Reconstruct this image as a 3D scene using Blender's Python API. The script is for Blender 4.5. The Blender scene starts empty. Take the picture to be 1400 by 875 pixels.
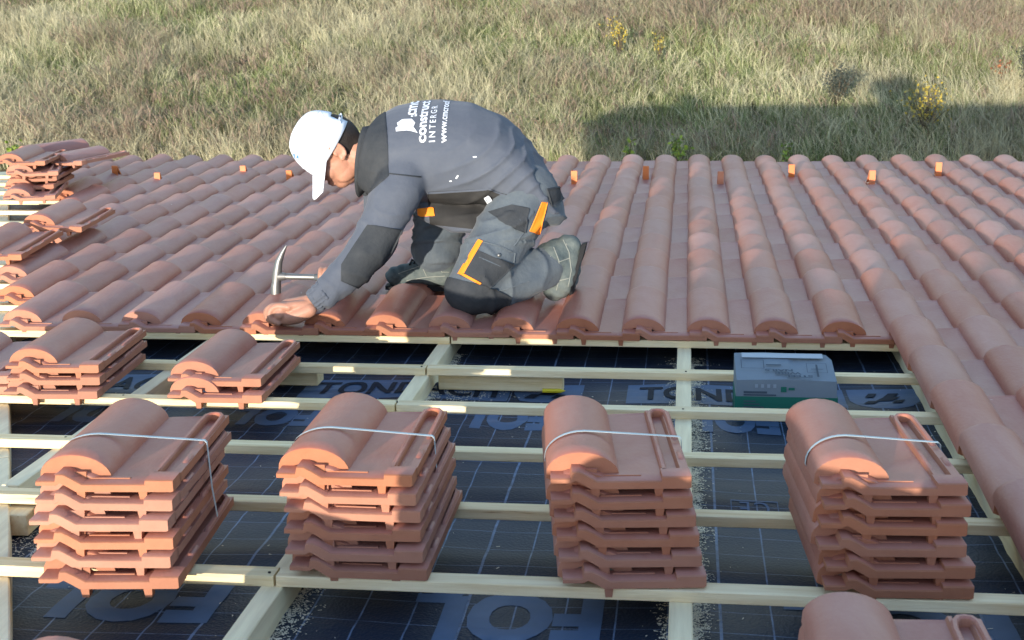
import bpy, bmesh, math, random
import numpy as np
from mathutils import Vector, Matrix, noise
from mathutils.bvhtree import BVHTree
random.seed(7)
rng = np.random.default_rng(11)
scene = bpy.context.scene
COL = scene.collection
R = math.radians

# ------------------------------------------------------------------ roof frame, camera, world, sun
SLOPE = R(18.0)                       # the roof falls away from the camera
M = Matrix.Rotation(-SLOPE, 4, 'X')   # (u along battens, v down the slope, n off the roof) -> world
MI = M.inverted()
PITCH = 0.37641                       # batten gauge
CW = 0.205                            # tile column pitch
GROUND = -6.6
CAMP = Vector((-0.07169, -4.21637, 1.03104))
FPX = 1900.0
def cam_axes(pitch, yaw, roll):
    cp, sp, cy, sy = math.cos(pitch), math.sin(pitch), math.cos(yaw), math.sin(yaw)
    f = Vector((sy*cp, cy*cp, -sp)); r = Vector((cy, -sy, 0)); u = r.cross(f)
    c, s = math.cos(roll), math.sin(roll)
    return c*r + s*u, -s*r + c*u, f
CR, CU, CF = cam_axes(0.22478, -0.12642, -0.01372)
def ray(px, py):
    return CF + CR*((px-700)/FPX) - CU*((py-437.5)/FPX)
def on_n(px, py, n):                  # photo point -> roof frame, at height n over the battens
    d = ray(px, py); return CAMP + d*((n-CAMP.z)/d.z)
def on_v(px, py, v):                  # photo point -> roof frame, at distance v down the slope
    d = ray(px, py); return CAMP + d*((v-CAMP.y)/d.y)
def W(p): return M @ Vector(p)
def on_ground(px, py):
    o = M @ CAMP; d = M.to_3x3() @ ray(px, py); return o + d*((GROUND-o.z)/d.z)
def project(p):                       # roof frame -> photo px
    d = Vector(p)-CAMP; z = d.dot(CF)
    return 700+FPX*d.dot(CR)/z, 437.5-FPX*d.dot(CU)/z, z

cam = bpy.data.cameras.new('camera'); co = bpy.data.objects.new('camera', cam); COL.objects.link(co)
rot = Matrix((CR, CU, -CF)).transposed().to_4x4()
co.matrix_world = M @ (Matrix.Translation(CAMP) @ rot)
cam.sensor_width = 36; cam.lens = FPX/1400*36; cam.clip_end = 2000; cam.clip_start = 0.05
cam.dof.use_dof = True; cam.dof.focus_distance = 4.1; cam.dof.aperture_fstop = 14
scene.camera = co

SUN_AZ, SUN_EL = R(13.5), R(20.3)     # sun behind the camera, a little to the left
to_sun = Vector((-math.sin(SUN_AZ)*math.cos(SUN_EL), -math.cos(SUN_AZ)*math.cos(SUN_EL), math.sin(SUN_EL)))
world = bpy.data.worlds.new('World'); scene.world = world; world.use_nodes = True
wn = world.node_tree; bg = wn.nodes['Background']
sky = wn.nodes.new('ShaderNodeTexSky'); sky.sky_type = 'NISHITA'; sky.sun_disc = False
sky.sun_elevation = SUN_EL
sky.sun_rotation = math.atan2(to_sun.x, to_sun.y)
sky.air_density = 1.0; sky.dust_density = 0.6; sky.ozone_density = 1.0
wn.links.new(sky.outputs[0], bg.inputs[0]); bg.inputs[1].default_value = 0.15
sl = bpy.data.lights.new('sun', 'SUN'); sl.energy = 2.7; sl.angle = R(0.5); sl.color = (1.0, 0.915, 0.81)
so = bpy.data.objects.new('sun', sl); COL.objects.link(so)
so.rotation_euler = to_sun.to_track_quat('Z', 'Y').to_euler()
scene.view_settings.view_transform = 'Standard'; scene.view_settings.look = 'None'
scene.view_settings.exposure = 1.38; scene.view_settings.gamma = 1

# ------------------------------------------------------------------ materials
def mat(name, col, rough=0.7, spec=0.3, metal=0.0, var=0.0, nscale=8.0, ncol=None, namt=0.5, bump=0.0, bscale=60.0,
        stretch=(1, 1, 1), coat=0.0, sheen=0.0, attr=None, distort=0.0, spots=None):
    m = bpy.data.materials.new(name); m.use_nodes = True
    nt = m.node_tree; N = nt.nodes; L = nt.links; b = N['Principled BSDF']
    b.inputs['Roughness'].default_value = rough; b.inputs['Specular IOR Level'].default_value = spec
    b.inputs['Metallic'].default_value = metal; b.inputs['Coat Weight'].default_value = coat
    if sheen: b.inputs['Sheen Weight'].default_value = sheen
    tc = N.new('ShaderNodeTexCoord'); mp = N.new('ShaderNodeMapping'); mp.inputs['Scale'].default_value = stretch
    oi = N.new('ShaderNodeObjectInfo'); ad = N.new('ShaderNodeVectorMath'); ad.operation = 'ADD'
    ml = N.new('ShaderNodeVectorMath'); ml.operation = 'SCALE'; ml.inputs[0].default_value = (7.3, 11.9, 5.1)
    L.new(oi.outputs['Random'], ml.inputs['Scale'])
    L.new(tc.outputs['Object'], ad.inputs[0]); L.new(ml.outputs[0], ad.inputs[1]); L.new(ad.outputs[0], mp.inputs[0])
    base = None
    if attr:
        a = N.new('ShaderNodeAttribute'); a.attribute_name = attr; base = a.outputs['Color']
    else:
        c = N.new('ShaderNodeRGB'); c.outputs[0].default_value = (*col, 1); base = c.outputs[0]
    if ncol:
        nz = N.new('ShaderNodeTexNoise'); nz.inputs['Scale'].default_value = nscale; nz.inputs['Detail'].default_value = 6
        nz.inputs['Roughness'].default_value = 0.62; nz.inputs['Distortion'].default_value = distort
        L.new(mp.outputs[0], nz.inputs['Vector'])
        rp = N.new('ShaderNodeMapRange'); rp.inputs[1].default_value = 0.35; rp.inputs[2].default_value = 0.68
        rp.inputs[4].default_value = namt; L.new(nz.outputs[0], rp.inputs[0])
        mx = N.new('ShaderNodeMix'); mx.data_type = 'RGBA'
        L.new(rp.outputs[0], mx.inputs[0]); L.new(base, mx.inputs[6]); mx.inputs[7].default_value = (*ncol, 1); base = mx.outputs[2]
    if spots:
        nz2 = N.new('ShaderNodeTexNoise'); nz2.inputs['Scale'].default_value = spots[0]; nz2.inputs['Detail'].default_value = 3
        L.new(mp.outputs[0], nz2.inputs['Vector'])
        r2 = N.new('ShaderNodeMapRange'); r2.inputs[1].default_value = spots[1]; r2.inputs[2].default_value = spots[1]+0.05
        L.new(nz2.outputs[0], r2.inputs[0])
        mx2 = N.new('ShaderNodeMix'); mx2.data_type = 'RGBA'; L.new(r2.outputs[0], mx2.inputs[0]); L.new(base, mx2.inputs[6])
        mx2.inputs[7].default_value = (*spots[2], 1); base = mx2.outputs[2]
    if var:
        hs = N.new('ShaderNodeHueSaturation'); rr = N.new('ShaderNodeMapRange')
        rr.inputs[3].default_value = 1-var; rr.inputs[4].default_value = 1+var
        L.new(oi.outputs['Random'], rr.inputs[0]); L.new(rr.outputs[0], hs.inputs['Value']); L.new(base, hs.inputs['Color']); base = hs.outputs[0]
        rs = N.new('ShaderNodeMapRange'); rs.inputs[3].default_value = 1.0+var; rs.inputs[4].default_value = 1.0-var
        fr = N.new('ShaderNodeMath'); fr.operation = 'FRACT'; mu = N.new('ShaderNodeMath'); mu.operation = 'MULTIPLY'; mu.inputs[1].default_value = 17.3
        L.new(oi.outputs['Random'], mu.inputs[0]); L.new(mu.outputs[0], fr.inputs[0]); L.new(fr.outputs[0], rs.inputs[0]); L.new(rs.outputs[0], hs.inputs['Saturation'])
    L.new(base, b.inputs['Base Color'])
    if bump:
        bz = N.new('ShaderNodeTexNoise'); bz.inputs['Scale'].default_value = bscale; bz.inputs['Detail'].default_value = 5
        L.new(mp.outputs[0], bz.inputs['Vector'])
        bp = N.new('ShaderNodeBump'); bp.inputs['Strength'].default_value = bump; bp.inputs['Distance'].default_value = 0.01
        L.new(bz.outputs[0], bp.inputs['Height']); L.new(bp.outputs[0], b.inputs['Normal'])
    m['bsdf'] = b.name
    return m
MT = {}
MT['clay'] = mat('fired_clay', (0.40, 0.178, 0.106), 0.75, 0.25, var=0.10, ncol=(0.34, 0.140, 0.082), nscale=14, namt=0.7, bump=0.12, bscale=90)
MT['engobe'] = mat('clay_top_coat', (0.375, 0.143, 0.098), 0.50, 0.34, var=0.09, ncol=(0.425, 0.200, 0.150), nscale=8, namt=0.85, bump=0.11, bscale=120, stretch=(1, 0.55, 1), distort=0.6, spots=(38, 0.76, (0.52, 0.36, 0.30)))
MT['pine'] = mat('sawn_pine', (0.86, 0.73, 0.45), 0.7, 0.25, var=0.07, ncol=(0.66, 0.48, 0.23), nscale=4, namt=0.85, bump=0.25, bscale=30, stretch=(0.9, 14, 14), spots=(8, 0.70, (0.42, 0.27, 0.12)))
MT['pine_v'] = mat('sawn_pine_rafter', (0.86, 0.74, 0.48), 0.7, 0.25, var=0.07, ncol=(0.66, 0.54, 0.34), nscale=5, namt=0.8, bump=0.15, bscale=40, stretch=(9, 0.6, 9))
MT['strap'] = mat('plastic_strap', (0.46, 0.54, 0.54), 0.5, 0.4)
MT['jacket'] = mat('grey_work_cloth', (0.080, 0.091, 0.112), 0.9, 0.15, ncol=(0.100, 0.110, 0.128), nscale=16, namt=0.7, bump=0.30, bscale=34, sheen=0.1)
MT['darkcloth'] = mat('charcoal_work_cloth', (0.036, 0.040, 0.044), 0.9, 0.15, ncol=(0.055, 0.058, 0.060), nscale=20, namt=0.7, bump=0.2, bscale=90)
MT['lining'] = mat('jacket_lining', (0.046, 0.044, 0.041), 0.9, 0.1, ncol=(0.028, 0.028, 0.028), nscale=20, namt=0.7)
MT['trouser'] = mat('dusty_work_trousers', (0.075, 0.092, 0.108), 0.92, 0.12, ncol=(0.125, 0.142, 0.145), nscale=11, namt=0.75, bump=0.45, bscale=36, sheen=0.1)
MT['orange'] = mat('orange_piping', (0.85, 0.25, 0.02), 0.7, 0.2)
MT['white_print'] = mat('white_print', (0.80, 0.82, 0.83), 0.7, 0.2)
MT['cap'] = mat('white_cap_cotton', (0.70, 0.73, 0.76), 0.85, 0.15, bump=0.08, bscale=120)
MT['blue_print'] = mat('blue_print', (0.08, 0.22, 0.62), 0.7, 0.2)
MT['skin'] = mat('skin', (0.43, 0.215, 0.138), 0.5, 0.35, ncol=(0.33, 0.155, 0.10), nscale=22, namt=0.6, bump=0.12, bscale=160)
MT['hair'] = mat('black_hair', (0.026, 0.021, 0.018), 0.7, 0.25, bump=0.6, bscale=200, stretch=(1, 1, 3))
MT['boot'] = mat('dusty_leather', (0.060, 0.080, 0.082), 0.75, 0.25, ncol=(0.17, 0.19, 0.165), nscale=15, namt=0.7, bump=0.4, bscale=50, spots=(22, 0.66, (0.38, 0.36, 0.28)))
MT['sole'] = mat('rubber_sole', (0.02, 0.02, 0.02), 0.8, 0.2)
MT['steel'] = mat('worn_steel', (0.22, 0.22, 0.205), 0.48, 0.5, metal=0.75, ncol=(0.22, 0.21, 0.19), nscale=30, namt=0.8)
MT['grip'] = mat('grey_grip', (0.09, 0.10, 0.10), 0.6, 0.3)
MT['copper'] = mat('orange_coated_metal', (0.62, 0.20, 0.07), 0.4, 0.5, var=0.1)
MT['card'] = mat('grey_cardboard', (0.19, 0.235, 0.265), 0.75, 0.2, ncol=(0.16, 0.20, 0.235), nscale=6, namt=0.8, bump=0.08, bscale=30)
MT['green_print'] = mat('green_print', (0.010, 0.13, 0.09), 0.6, 0.3)
MT['dark_print'] = mat('dark_print', (0.06, 0.085, 0.11), 0.7, 0.2)
MT['tape'] = mat('grey_tape', (0.25, 0.31, 0.36), 0.35, 0.5)
MT['sawdust'] = mat('sawdust', (0.80, 0.74, 0.58), 0.9, 0.1, ncol=(0.68, 0.60, 0.43), nscale=40)
MT['pencil'] = mat('yellow_pencil', (0.75, 0.62, 0.02), 0.5, 0.4)
MT['leaf'] = mat('leaf', (0.12, 0.2, 0.03), 0.6, 0.3, attr='tint')
MT['blade'] = mat('grass_blade', (0.3, 0.25, 0.1), 0.8, 0.15, attr='tint')
MT['bark'] = mat('bark', (0.10, 0.08, 0.055), 0.9, 0.1)
MT['plaster'] = mat('house_plaster', (0.55, 0.50, 0.42), 0.9, 0.1, ncol=(0.48, 0.44, 0.37), nscale=3, bump=0.1)
MT['foilink'] = mat('underlay_print', (0.075, 0.125, 0.215), 0.6, 0.2, ncol=(0.06, 0.10, 0.165), nscale=25)
MT['foildark'] = mat('underlay_plain', (0.013, 0.020, 0.034), 0.7, 0.1)

def foil_material():
    m = bpy.data.materials.new('underlay_membrane'); m.use_nodes = True
    nt = m.node_tree; N = nt.nodes; L = nt.links; b = N['Principled BSDF']
    b.inputs['Roughness'].default_value = 0.55; b.inputs['Specular IOR Level'].default_value = 0.2
    tc = N.new('ShaderNodeTexCoord'); sp = N.new('ShaderNodeSeparateXYZ'); L.new(tc.outputs['Object'], sp.inputs[0])
    def line(o, period, width):
        d = N.new('ShaderNodeMath'); d.operation = 'DIVIDE'; d.inputs[1].default_value = period; L.new(o, d.inputs[0])
        f = N.new('ShaderNodeMath'); f.operation = 'FRACT'; L.new(d.outputs[0], f.inputs[0])
        c = N.new('ShaderNodeMath'); c.operation = 'LESS_THAN'; c.inputs[1].default_value = width; L.new(f.outputs[0], c.inputs[0]); return c.outputs[0]
    a = line(sp.outputs[0], 0.0953, 0.035); c = line(sp.outputs[1], 0.094, 0.020)
    a2 = line(sp.outputs[0], 0.4765, 0.012)
    mx = N.new('ShaderNodeMath'); mx.operation = 'MAXIMUM'; L.new(a, mx.inputs[0]); L.new(c, mx.inputs[1])
    mx2 = N.new('ShaderNodeMath'); mx2.operation = 'MAXIMUM'; L.new(mx.outputs[0], mx2.inputs[0]); L.new(a2, mx2.inputs[1])
    nz = N.new('ShaderNodeTexNoise'); nz.inputs['Scale'].default_value = 30; L.new(tc.outputs['Object'], nz.inputs['Vector'])
    mu = N.new('ShaderNodeMath'); mu.operation = 'MULTIPLY'; L.new(mx2.outputs[0], mu.inputs[0]); L.new(nz.outputs[0], mu.inputs[1])
    mi = N.new('ShaderNodeMix'); mi.data_type = 'RGBA'; L.new(mu.outputs[0], mi.inputs[0])
    mi.inputs[6].default_value = (0.014, 0.023, 0.042, 1); mi.inputs[7].default_value = (0.21, 0.30, 0.46, 1)
    # thin film of saw dust here and there
    n2 = N.new('ShaderNodeTexNoise'); n2.inputs['Scale'].default_value = 130; n2.inputs['Detail'].default_value = 4; L.new(tc.outputs['Object'], n2.inputs['Vector'])
    r2 = N.new('ShaderNodeMapRange'); r2.inputs[1].default_value = 0.68; r2.inputs[2].default_value = 0.76; r2.inputs[4].default_value = 0.5; L.new(n2.outputs[0], r2.inputs[0])
    m2 = N.new('ShaderNodeMix'); m2.data_type = 'RGBA'; L.new(r2.outputs[0], m2.inputs[0]); L.new(mi.outputs[2], m2.inputs[6]); m2.inputs[7].default_value = (0.16, 0.17, 0.17, 1)
    L.new(m2.outputs[2], b.inputs['Base Color'])
    b2 = N.new('ShaderNodeTexVoronoi'); b2.inputs['Scale'].default_value = 160; L.new(tc.outputs['Object'], b2.inputs['Vector'])
    bp = N.new('ShaderNodeBump'); bp.inputs['Strength'].default_value = 0.25; bp.inputs['Distance'].default_value = 0.004
    L.new(b2.outputs[0], bp.inputs['Height']); L.new(bp.outputs[0], b.inputs['Normal'])
    return m
MT['foil'] = foil_material()

def ground_material():
    m = bpy.data.materials.new('meadow_soil'); m.use_nodes = True
    nt = m.node_tree; N = nt.nodes; L = nt.links; b = N['Principled BSDF']; b.inputs['Roughness'].default_value = 0.95
    b.inputs['Specular IOR Level'].default_value = 0.1
    tc = N.new('ShaderNodeTexCoord')
    def nz(s, d=6):
        n = N.new('ShaderNodeTexNoise'); n.inputs['Scale'].default_value = s; n.inputs['Detail'].default_value = d; L.new(tc.outputs['Object'], n.inputs['Vector'])
        r = N.new('ShaderNodeMapRange'); r.inputs[1].default_value = 0.38; r.inputs[2].default_value = 0.62; L.new(n.outputs[0], r.inputs[0]); return r.outputs[0]
    m1 = N.new('ShaderNodeMix'); m1.data_type = 'RGBA'; L.new(nz(0.35), m1.inputs[0]); m1.inputs[6].default_value = (0.20, 0.17, 0.085, 1); m1.inputs[7].default_value = (0.085, 0.11, 0.035, 1)
    m2 = N.new('ShaderNodeMix'); m2.data_type = 'RGBA'; L.new(nz(9), m2.inputs[0]); L.new(m1.outputs[2], m2.inputs[6]); m2.inputs[7].default_value = (0.10, 0.075, 0.045, 1)
    L.new(m2.outputs[2], b.inputs['Base Color'])
    return m
MT['soil'] = ground_material()

# ------------------------------------------------------------------ helpers
def props(o, label=None, cat=None, group=None, kind=None):
    if label: o['label'] = label
    if cat: o['category'] = cat; o['kind'] = 'thing'
    if group: o['group'] = group
    if kind: o['kind'] = kind
    return o
def link(name, me, mats=None, parent=None, mw=None):
    o = bpy.data.objects.new(name, me); COL.objects.link(o)
    if mats:
        for m in (mats if isinstance(mats, (list, tuple)) else [mats]): me.materials.append(MT[m] if isinstance(m, str) else m)
    if parent: o.parent = parent
    if mw is not None: o.matrix_basis = mw
    return o
def empty(name, mw):
    o = bpy.data.objects.new(name, None); COL.objects.link(o); o.matrix_world = mw; o.empty_display_size = 0.1
    return o
def finish(bm, name='mesh', smooth=None):
    bmesh.ops.recalc_face_normals(bm, faces=bm.faces[:])
    me = bpy.data.meshes.new(name); bm.to_mesh(me); bm.free()
    if smooth:
        for p in me.polygons: p.use_smooth = True
        me.set_sharp_from_angle(angle=R(smooth))
    return me
def box(bm, lo, hi, mx=None, taper=None, mi=0):
    x0, y0, z0 = lo; x1, y1, z1 = hi
    c = [(x0, y0, z0), (x1, y0, z0), (x1, y1, z0), (x0, y1, z0), (x0, y0, z1), (x1, y0, z1), (x1, y1, z1), (x0, y1, z1)]
    if taper:
        cx, cy = (x0+x1)/2, (y0+y1)/2
        for i in range(4): c[i] = (cx+(c[i][0]-cx)*taper, cy+(c[i][1]-cy)*taper, c[i][2])
    vs = [bm.verts.new((mx @ Vector(p)) if mx else p) for p in c]
    for q in ((3, 2, 1, 0), (4, 5, 6, 7), (0, 1, 5, 4), (1, 2, 6, 5), (2, 3, 7, 6), (3, 0, 4, 7)):
        f = bm.faces.new([vs[i] for i in q]); f.material_index = mi
    return vs
def bevel(bm, w, seg=1):
    bmesh.ops.bevel(bm, geom=bm.edges[:], offset=w, segments=seg, affect='EDGES', profile=0.6)
def extrude_poly(bm, pts0, y0, y1, pts1=None, mi=0, close=(True, True)):
    pts1 = pts1 or pts0
    a = [bm.verts.new((x, y0, z)) for x, z in pts0]; b = [bm.verts.new((x, y1, z)) for x, z in pts1]
    n = len(a)
    for i in range(n):
        f = bm.faces.new((a[i], a[(i+1) % n], b[(i+1) % n], b[i])); f.material_index = mi
    if close[0]: bm.faces.new(a[::-1]).material_index = mi
    if close[1]: bm.faces.new(b).material_index = mi
def tube(bm, pts, radii, seg=10, cap=True, flat=None):
    # swept tube with varying radius through points
    rings = []
    n = len(pts)
    for i, p in enumerate(pts):
        p = Vector(p)
        t = (Vector(pts[min(i+1, n-1)])-Vector(pts[max(i-1, 0)])).normalized()
        a = t.cross(Vector((0, 0, 1)))
        if a.length < 0.05: a = t.cross(Vector((0, 1, 0)))
        a.normalize(); b = t.cross(a).normalized()
        r = radii[i] if isinstance(radii, (list, tuple)) else radii
        ra, rb = r if isinstance(r, (list, tuple)) else (r, r)
        rings.append([bm.verts.new(p+a*(ra*math.cos(2*math.pi*k/seg))+b*(rb*math.sin(2*math.pi*k/seg))) for k in range(seg)])
    for i in range(n-1):
        for k in range(seg):
            bm.faces.new((rings[i][k], rings[i][(k+1) % seg], rings[i+1][(k+1) % seg], rings[i+1][k]))
    if cap:
        bm.faces.new(rings[0][::-1]); bm.faces.new(rings[-1])
    return rings

# ------------------------------------------------------------------ sky is the world; ground sheet
gm = bmesh.new()
GN = 60
for i in range(GN+1):
    for j in range(GN+1):
        x = -400+800*i/GN; y = -300+900*j/GN
        gm.verts.new((x, y, GROUND))
gm.verts.ensure_lookup_table()
for i in range(GN):
    for j in range(GN):
        a = i*(GN+1)+j; gm.faces.new((gm.verts[a], gm.verts[a+GN+1], gm.verts[a+GN+2], gm.verts[a+1]))
props(link('ground', finish(gm), 'soil'), kind='structure')

# ------------------------------------------------------------------ the clay tile (one mesh, shared by every tile)
TW, TL, TZ = 0.266, 0.424, 0.045      # width, length, head-lap zone
def tile_mesh():
    bm = bmesh.new()
    head = [(0.008, .022), (.044, .022), (.047, .035), (.060, .035), (.074, .028), (.094, .016), (.212, .016), (.2125, .024), (.266, .024),
            (.266, .002), (.262, 0), (.082, 0), (.068, .009), (.054, .020), (.044, .012), (.008, .012)]
    h0 = [(x if x < .24 else x-.001, z-(.0022 if z > .0125 else -.001)) for x, z in head]
    extrude_poly(bm, h0, 0, .003, head, close=(True, False))
    extrude_poly(bm, head, .003, TZ+.004, close=(False, True))
    def body(lift, inner, pz=0):
        n = 14; P = []
        for k in range(n+1):
            t = math.pi*k/n; cx_ = math.cos(t); P.append((.0625-(.0625 if cx_ > 0 else .0735)*cx_, .013+(.0465+lift)*(math.sin(t)**.85 if cx_ > 0 else math.sin(t)**1.05)))
        P[0] = (0, .008)
        P[-1] = (.1358, .0160)
        P += [(.146, .0154+pz), (.213, .0162+pz*1.2), (.216, .024), (.2225, .024), (.2255, .012), (.246, .012), (.250, .021), (.266, .021),
              (.266, .004), (.243, .0005), (.141, .0005)]
        for k in range(n+1):
            t = math.pi*(n-k)/n; P.append((.0625-.051*math.cos(t), .003+(.047+lift-inner)*max(0.0, math.sin(t))))
        return P
    extrude_poly(bm, body(-.0025, .020), TZ, TZ+.003, body(0, .020), close=(True, False))
    extrude_poly(bm, body(0, .020), TZ+.003, TZ+.045, body(0, .010), close=(False, False))
    extrude_poly(bm, body(0, .010), TZ+.045, TL-.016, body(0, .004), close=(False, False))
    extrude_poly(bm, body(0, .004), TL-.016, TL-.005, body(.0012, .004, .0030), close=(False, False))
    extrude_poly(bm, body(.0012, .004, .0030), TL-.005, TL, body(-.0025, .004, .0008), close=(False, True))
    # small rib across the head-lap, hanging nibs, closing of the side channel at the tail
    box(bm, (.100, .030, .014), (.176, .037, .0180))
    box(bm, (.068, .029, .014), (.094, .035, .030))
    for x in (.082, .198):
        box(bm, (x, .003, -.018), (x+.017, .026, .003), taper=.72)
    box(bm, (.098, .014, -.0035), (.256, .030, .001))
    def rim(pts, w, h):
        prev = None; n = len(pts)
        for i, (x, y, z) in enumerate(pts):
            t = Vector(pts[min(i+1, n-1)])-Vector(pts[max(i-1, 0)]); t.z = 0; t.normalize(); sd = Vector((t.y, -t.x, 0)); c = Vector((x, y, z))
            k = .55 if i in (0, n-1) else 1
            r_ = [bm.verts.new(c+sd*a_+Vector((0, 0, b_*k))) for a_, b_ in ((-w, -.010), (-w, h*.55), (-w*.5, h), (w*.5, h), (w, h*.55), (w, -.010))]
            if prev:
                for q in range(6): bm.faces.new((prev[q], prev[(q+1) % 6], r_[(q+1) % 6], r_[q]))
            else: bm.faces.new(r_[::-1])
            prev = r_
        bm.faces.new(prev)
    rim([(.2195, TZ+.004, .013), (.2195, TZ+.03, .017), (.2195, .20, .018), (.2195, TL-.045, .020), (.222, TL-.022, .021), (.230, TL-.009, .022), (.240, TL-.006, .022), (.250, TL-.009, .022), (.2575, TL-.022, .021), (.2585, TL-.06, .020), (.2585, TL-.19, .018), (.2585, TL-.21, .011)], .0055, .0075)
    rim([(.2585, .10, .013), (.2585, .112, .018), (.2585, .15, .018), (.2585, .165, .012)], .0055, .007)
    bmesh.ops.remove_doubles(bm, verts=bm.verts[:], dist=0.00005)
    bmesh.ops.recalc_face_normals(bm, faces=bm.faces[:])
    for f in bm.faces:
        c = f.calc_center_median()
        top = f.normal.z > 0.02 and c.y > TZ+.002 and c.z > .0115 and c.x < .213
        f.material_index = 1 if (top or (f.normal.z > .5 and c.z > .011 and c.y > .003)) else 0
    bmesh.ops.triangulate(bm, faces=[f for f in bm.faces if len(f.verts) > 4])
    me = finish(bm, 'clay_tile', 40)
    me.materials.append(MT['clay']); me.materials.append(MT['engobe'])
    return me
TILE = tile_mesh()

# ------------------------------------------------------------------ the house: walls, deck, underlay, rafters, battens, laid tiles
house = empty('house', M.copy())
props(house, 'house whose roof is half covered with red clay tiles over bare battens', 'house')
def hip_u(v): return -2.315-.5*v
EAVE, RIDGE, RIGHT = 4.62, -4.0, 8.0
RAFT = [-2.345, -1.586, -0.826, -0.070, 0.612] + [0.612+.757*k for k in range(1, 10)]
FN = -0.078                                   # underlay height
def foil_n(u, v):
    d = min(abs(u-r) for r in RAFT)/.378
    return FN-.009*max(0.0, 1-(1-min(d, 1))**2) + .0045*noise.noise(Vector((u*5.0, v*13.0, 1.7))) + .003*noise.noise(Vector((u*2.0, v*30.0, 4.7)))
def make_underlay():
    us = np.concatenate([np.arange(-4.7, -2.8, .15), np.arange(-2.8, 1.2, .03), np.arange(1.2, 8.01, .2)])
    vs = np.concatenate([np.arange(-4.0, -3.0, .1), np.arange(-3.0, .5, .025), np.arange(.5, 4.61, .2)])
    bm = bmesh.new(); g = {}
    for i, u in enumerate(us):
        for j, v in enumerate(vs):
            g[i, j] = bm.verts.new((max(u, hip_u(v)), v, foil_n(u, v)))
    for i in range(len(us)-1):
        for j in range(len(vs)-1):
            if us[i+1] <= hip_u(vs[j+1]): continue
            q = [g[i, j], g[i+1, j], g[i+1, j+1], g[i, j+1]]
            try: bm.faces.new(q)
            except ValueError: pass
    bmesh.ops.dissolve_degenerate(bm, edges=bm.edges[:], dist=1e-5)
    me = finish(bm, 'underlay', 60)
    link('underlay', me, 'foil', house)
make_underlay()

# deck slab under the underlay, back slope and hip slope, walls
def slab_world(pts, th):
    bm = bmesh.new(); a = [bm.verts.new(MI @ Vector(p)) for p in pts]
    b = [bm.verts.new(MI @ (Vector(p)-Vector((0, 0, th)))) for p in pts]; n = len(a)
    bm.faces.new(a); bm.faces.new(b[::-1])
    for i in range(n): bm.faces.new((a[i], b[i], b[(i+1) % n], a[(i+1) % n]))
    return finish(bm)
def Wn(u, v, n): return M @ Vector((u, v, n))
c1 = Wn(hip_u(EAVE), EAVE, -.13); c2 = Wn(RIGHT, EAVE, -.13); c3 = Wn(RIGHT, RIDGE, -.13); c4 = Wn(hip_u(RIDGE), RIDGE, -.13)
link('deck', slab_world([c1, c2, c3, c4], .10), 'pine', house)
def mir(p): return Vector((p.x, 2*c4.y-p.y, p.z))
c4b = c4+Vector((0, -.03, -.01)); c3b = c3+Vector((0, -.03, -.01))
link('back_slope', slab_world([c4b, c3b, mir(c2), mir(c1)], .12), 'foildark', house)
link('hip_slope', slab_world([c1+Vector((-.02, 0, .03)), c4+Vector((-.03, 0, .03)), mir(c1)+Vector((-.02, 0, .03))], .10), 'foildark', house)
wb = bmesh.new()
ex0, ex1 = c1.x+.30, c2.x-.3; ey1 = c1.y-.25; ey0 = mir(c1).y+.4
topz = c1.z-.12
for lo, hi in (((ex0, ey0, GROUND-.2), (ex1, ey1, topz)),):
    vs = box(wb, lo, hi)
    for v in vs: v.co = MI @ v.co
link('wall', finish(wb), 'plaster', house)

# rafters down the slope (counter battens) and the hip board
RTOP = -0.022
def add_part(name, me, mats, **k):
    o = link(name, me, mats, house); return o
for r in RAFT:
    v0 = max(RIDGE, (-2.29-r)*2)
    bm = bmesh.new(); w = .021
    box(bm, (r-w, max(v0, -4.0)+.02, -.105), (r+w, EAVE-.05, RTOP-.0005)); bevel(bm, .002)
    if v0 < EAVE-.3: add_part('rafter', finish(bm), 'pine_v')
bm = bmesh.new()
for s0, s1 in ((-3.9, -1.2), (-1.2, 1.6), (1.6, 4.55)):
    a = Vector((hip_u(s0), s0, 0)); b = Vector((hip_u(s1), s1, 0)); d = (b-a).normalized(); p = Vector((-d.y, d.x, 0))
    bm2 = bmesh.new(); mx = Matrix((d, p, Vector((0, 0, 1)))).transposed().to_4x4(); mx.translation = a
    box(bm2, (0, -.03, -.14), ((b-a).length-.004, .03, RTOP-.003), mx); bevel(bm2, .003)
    add_part('hip_board', finish(bm2), 'pine_v')
bm.free()
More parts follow.
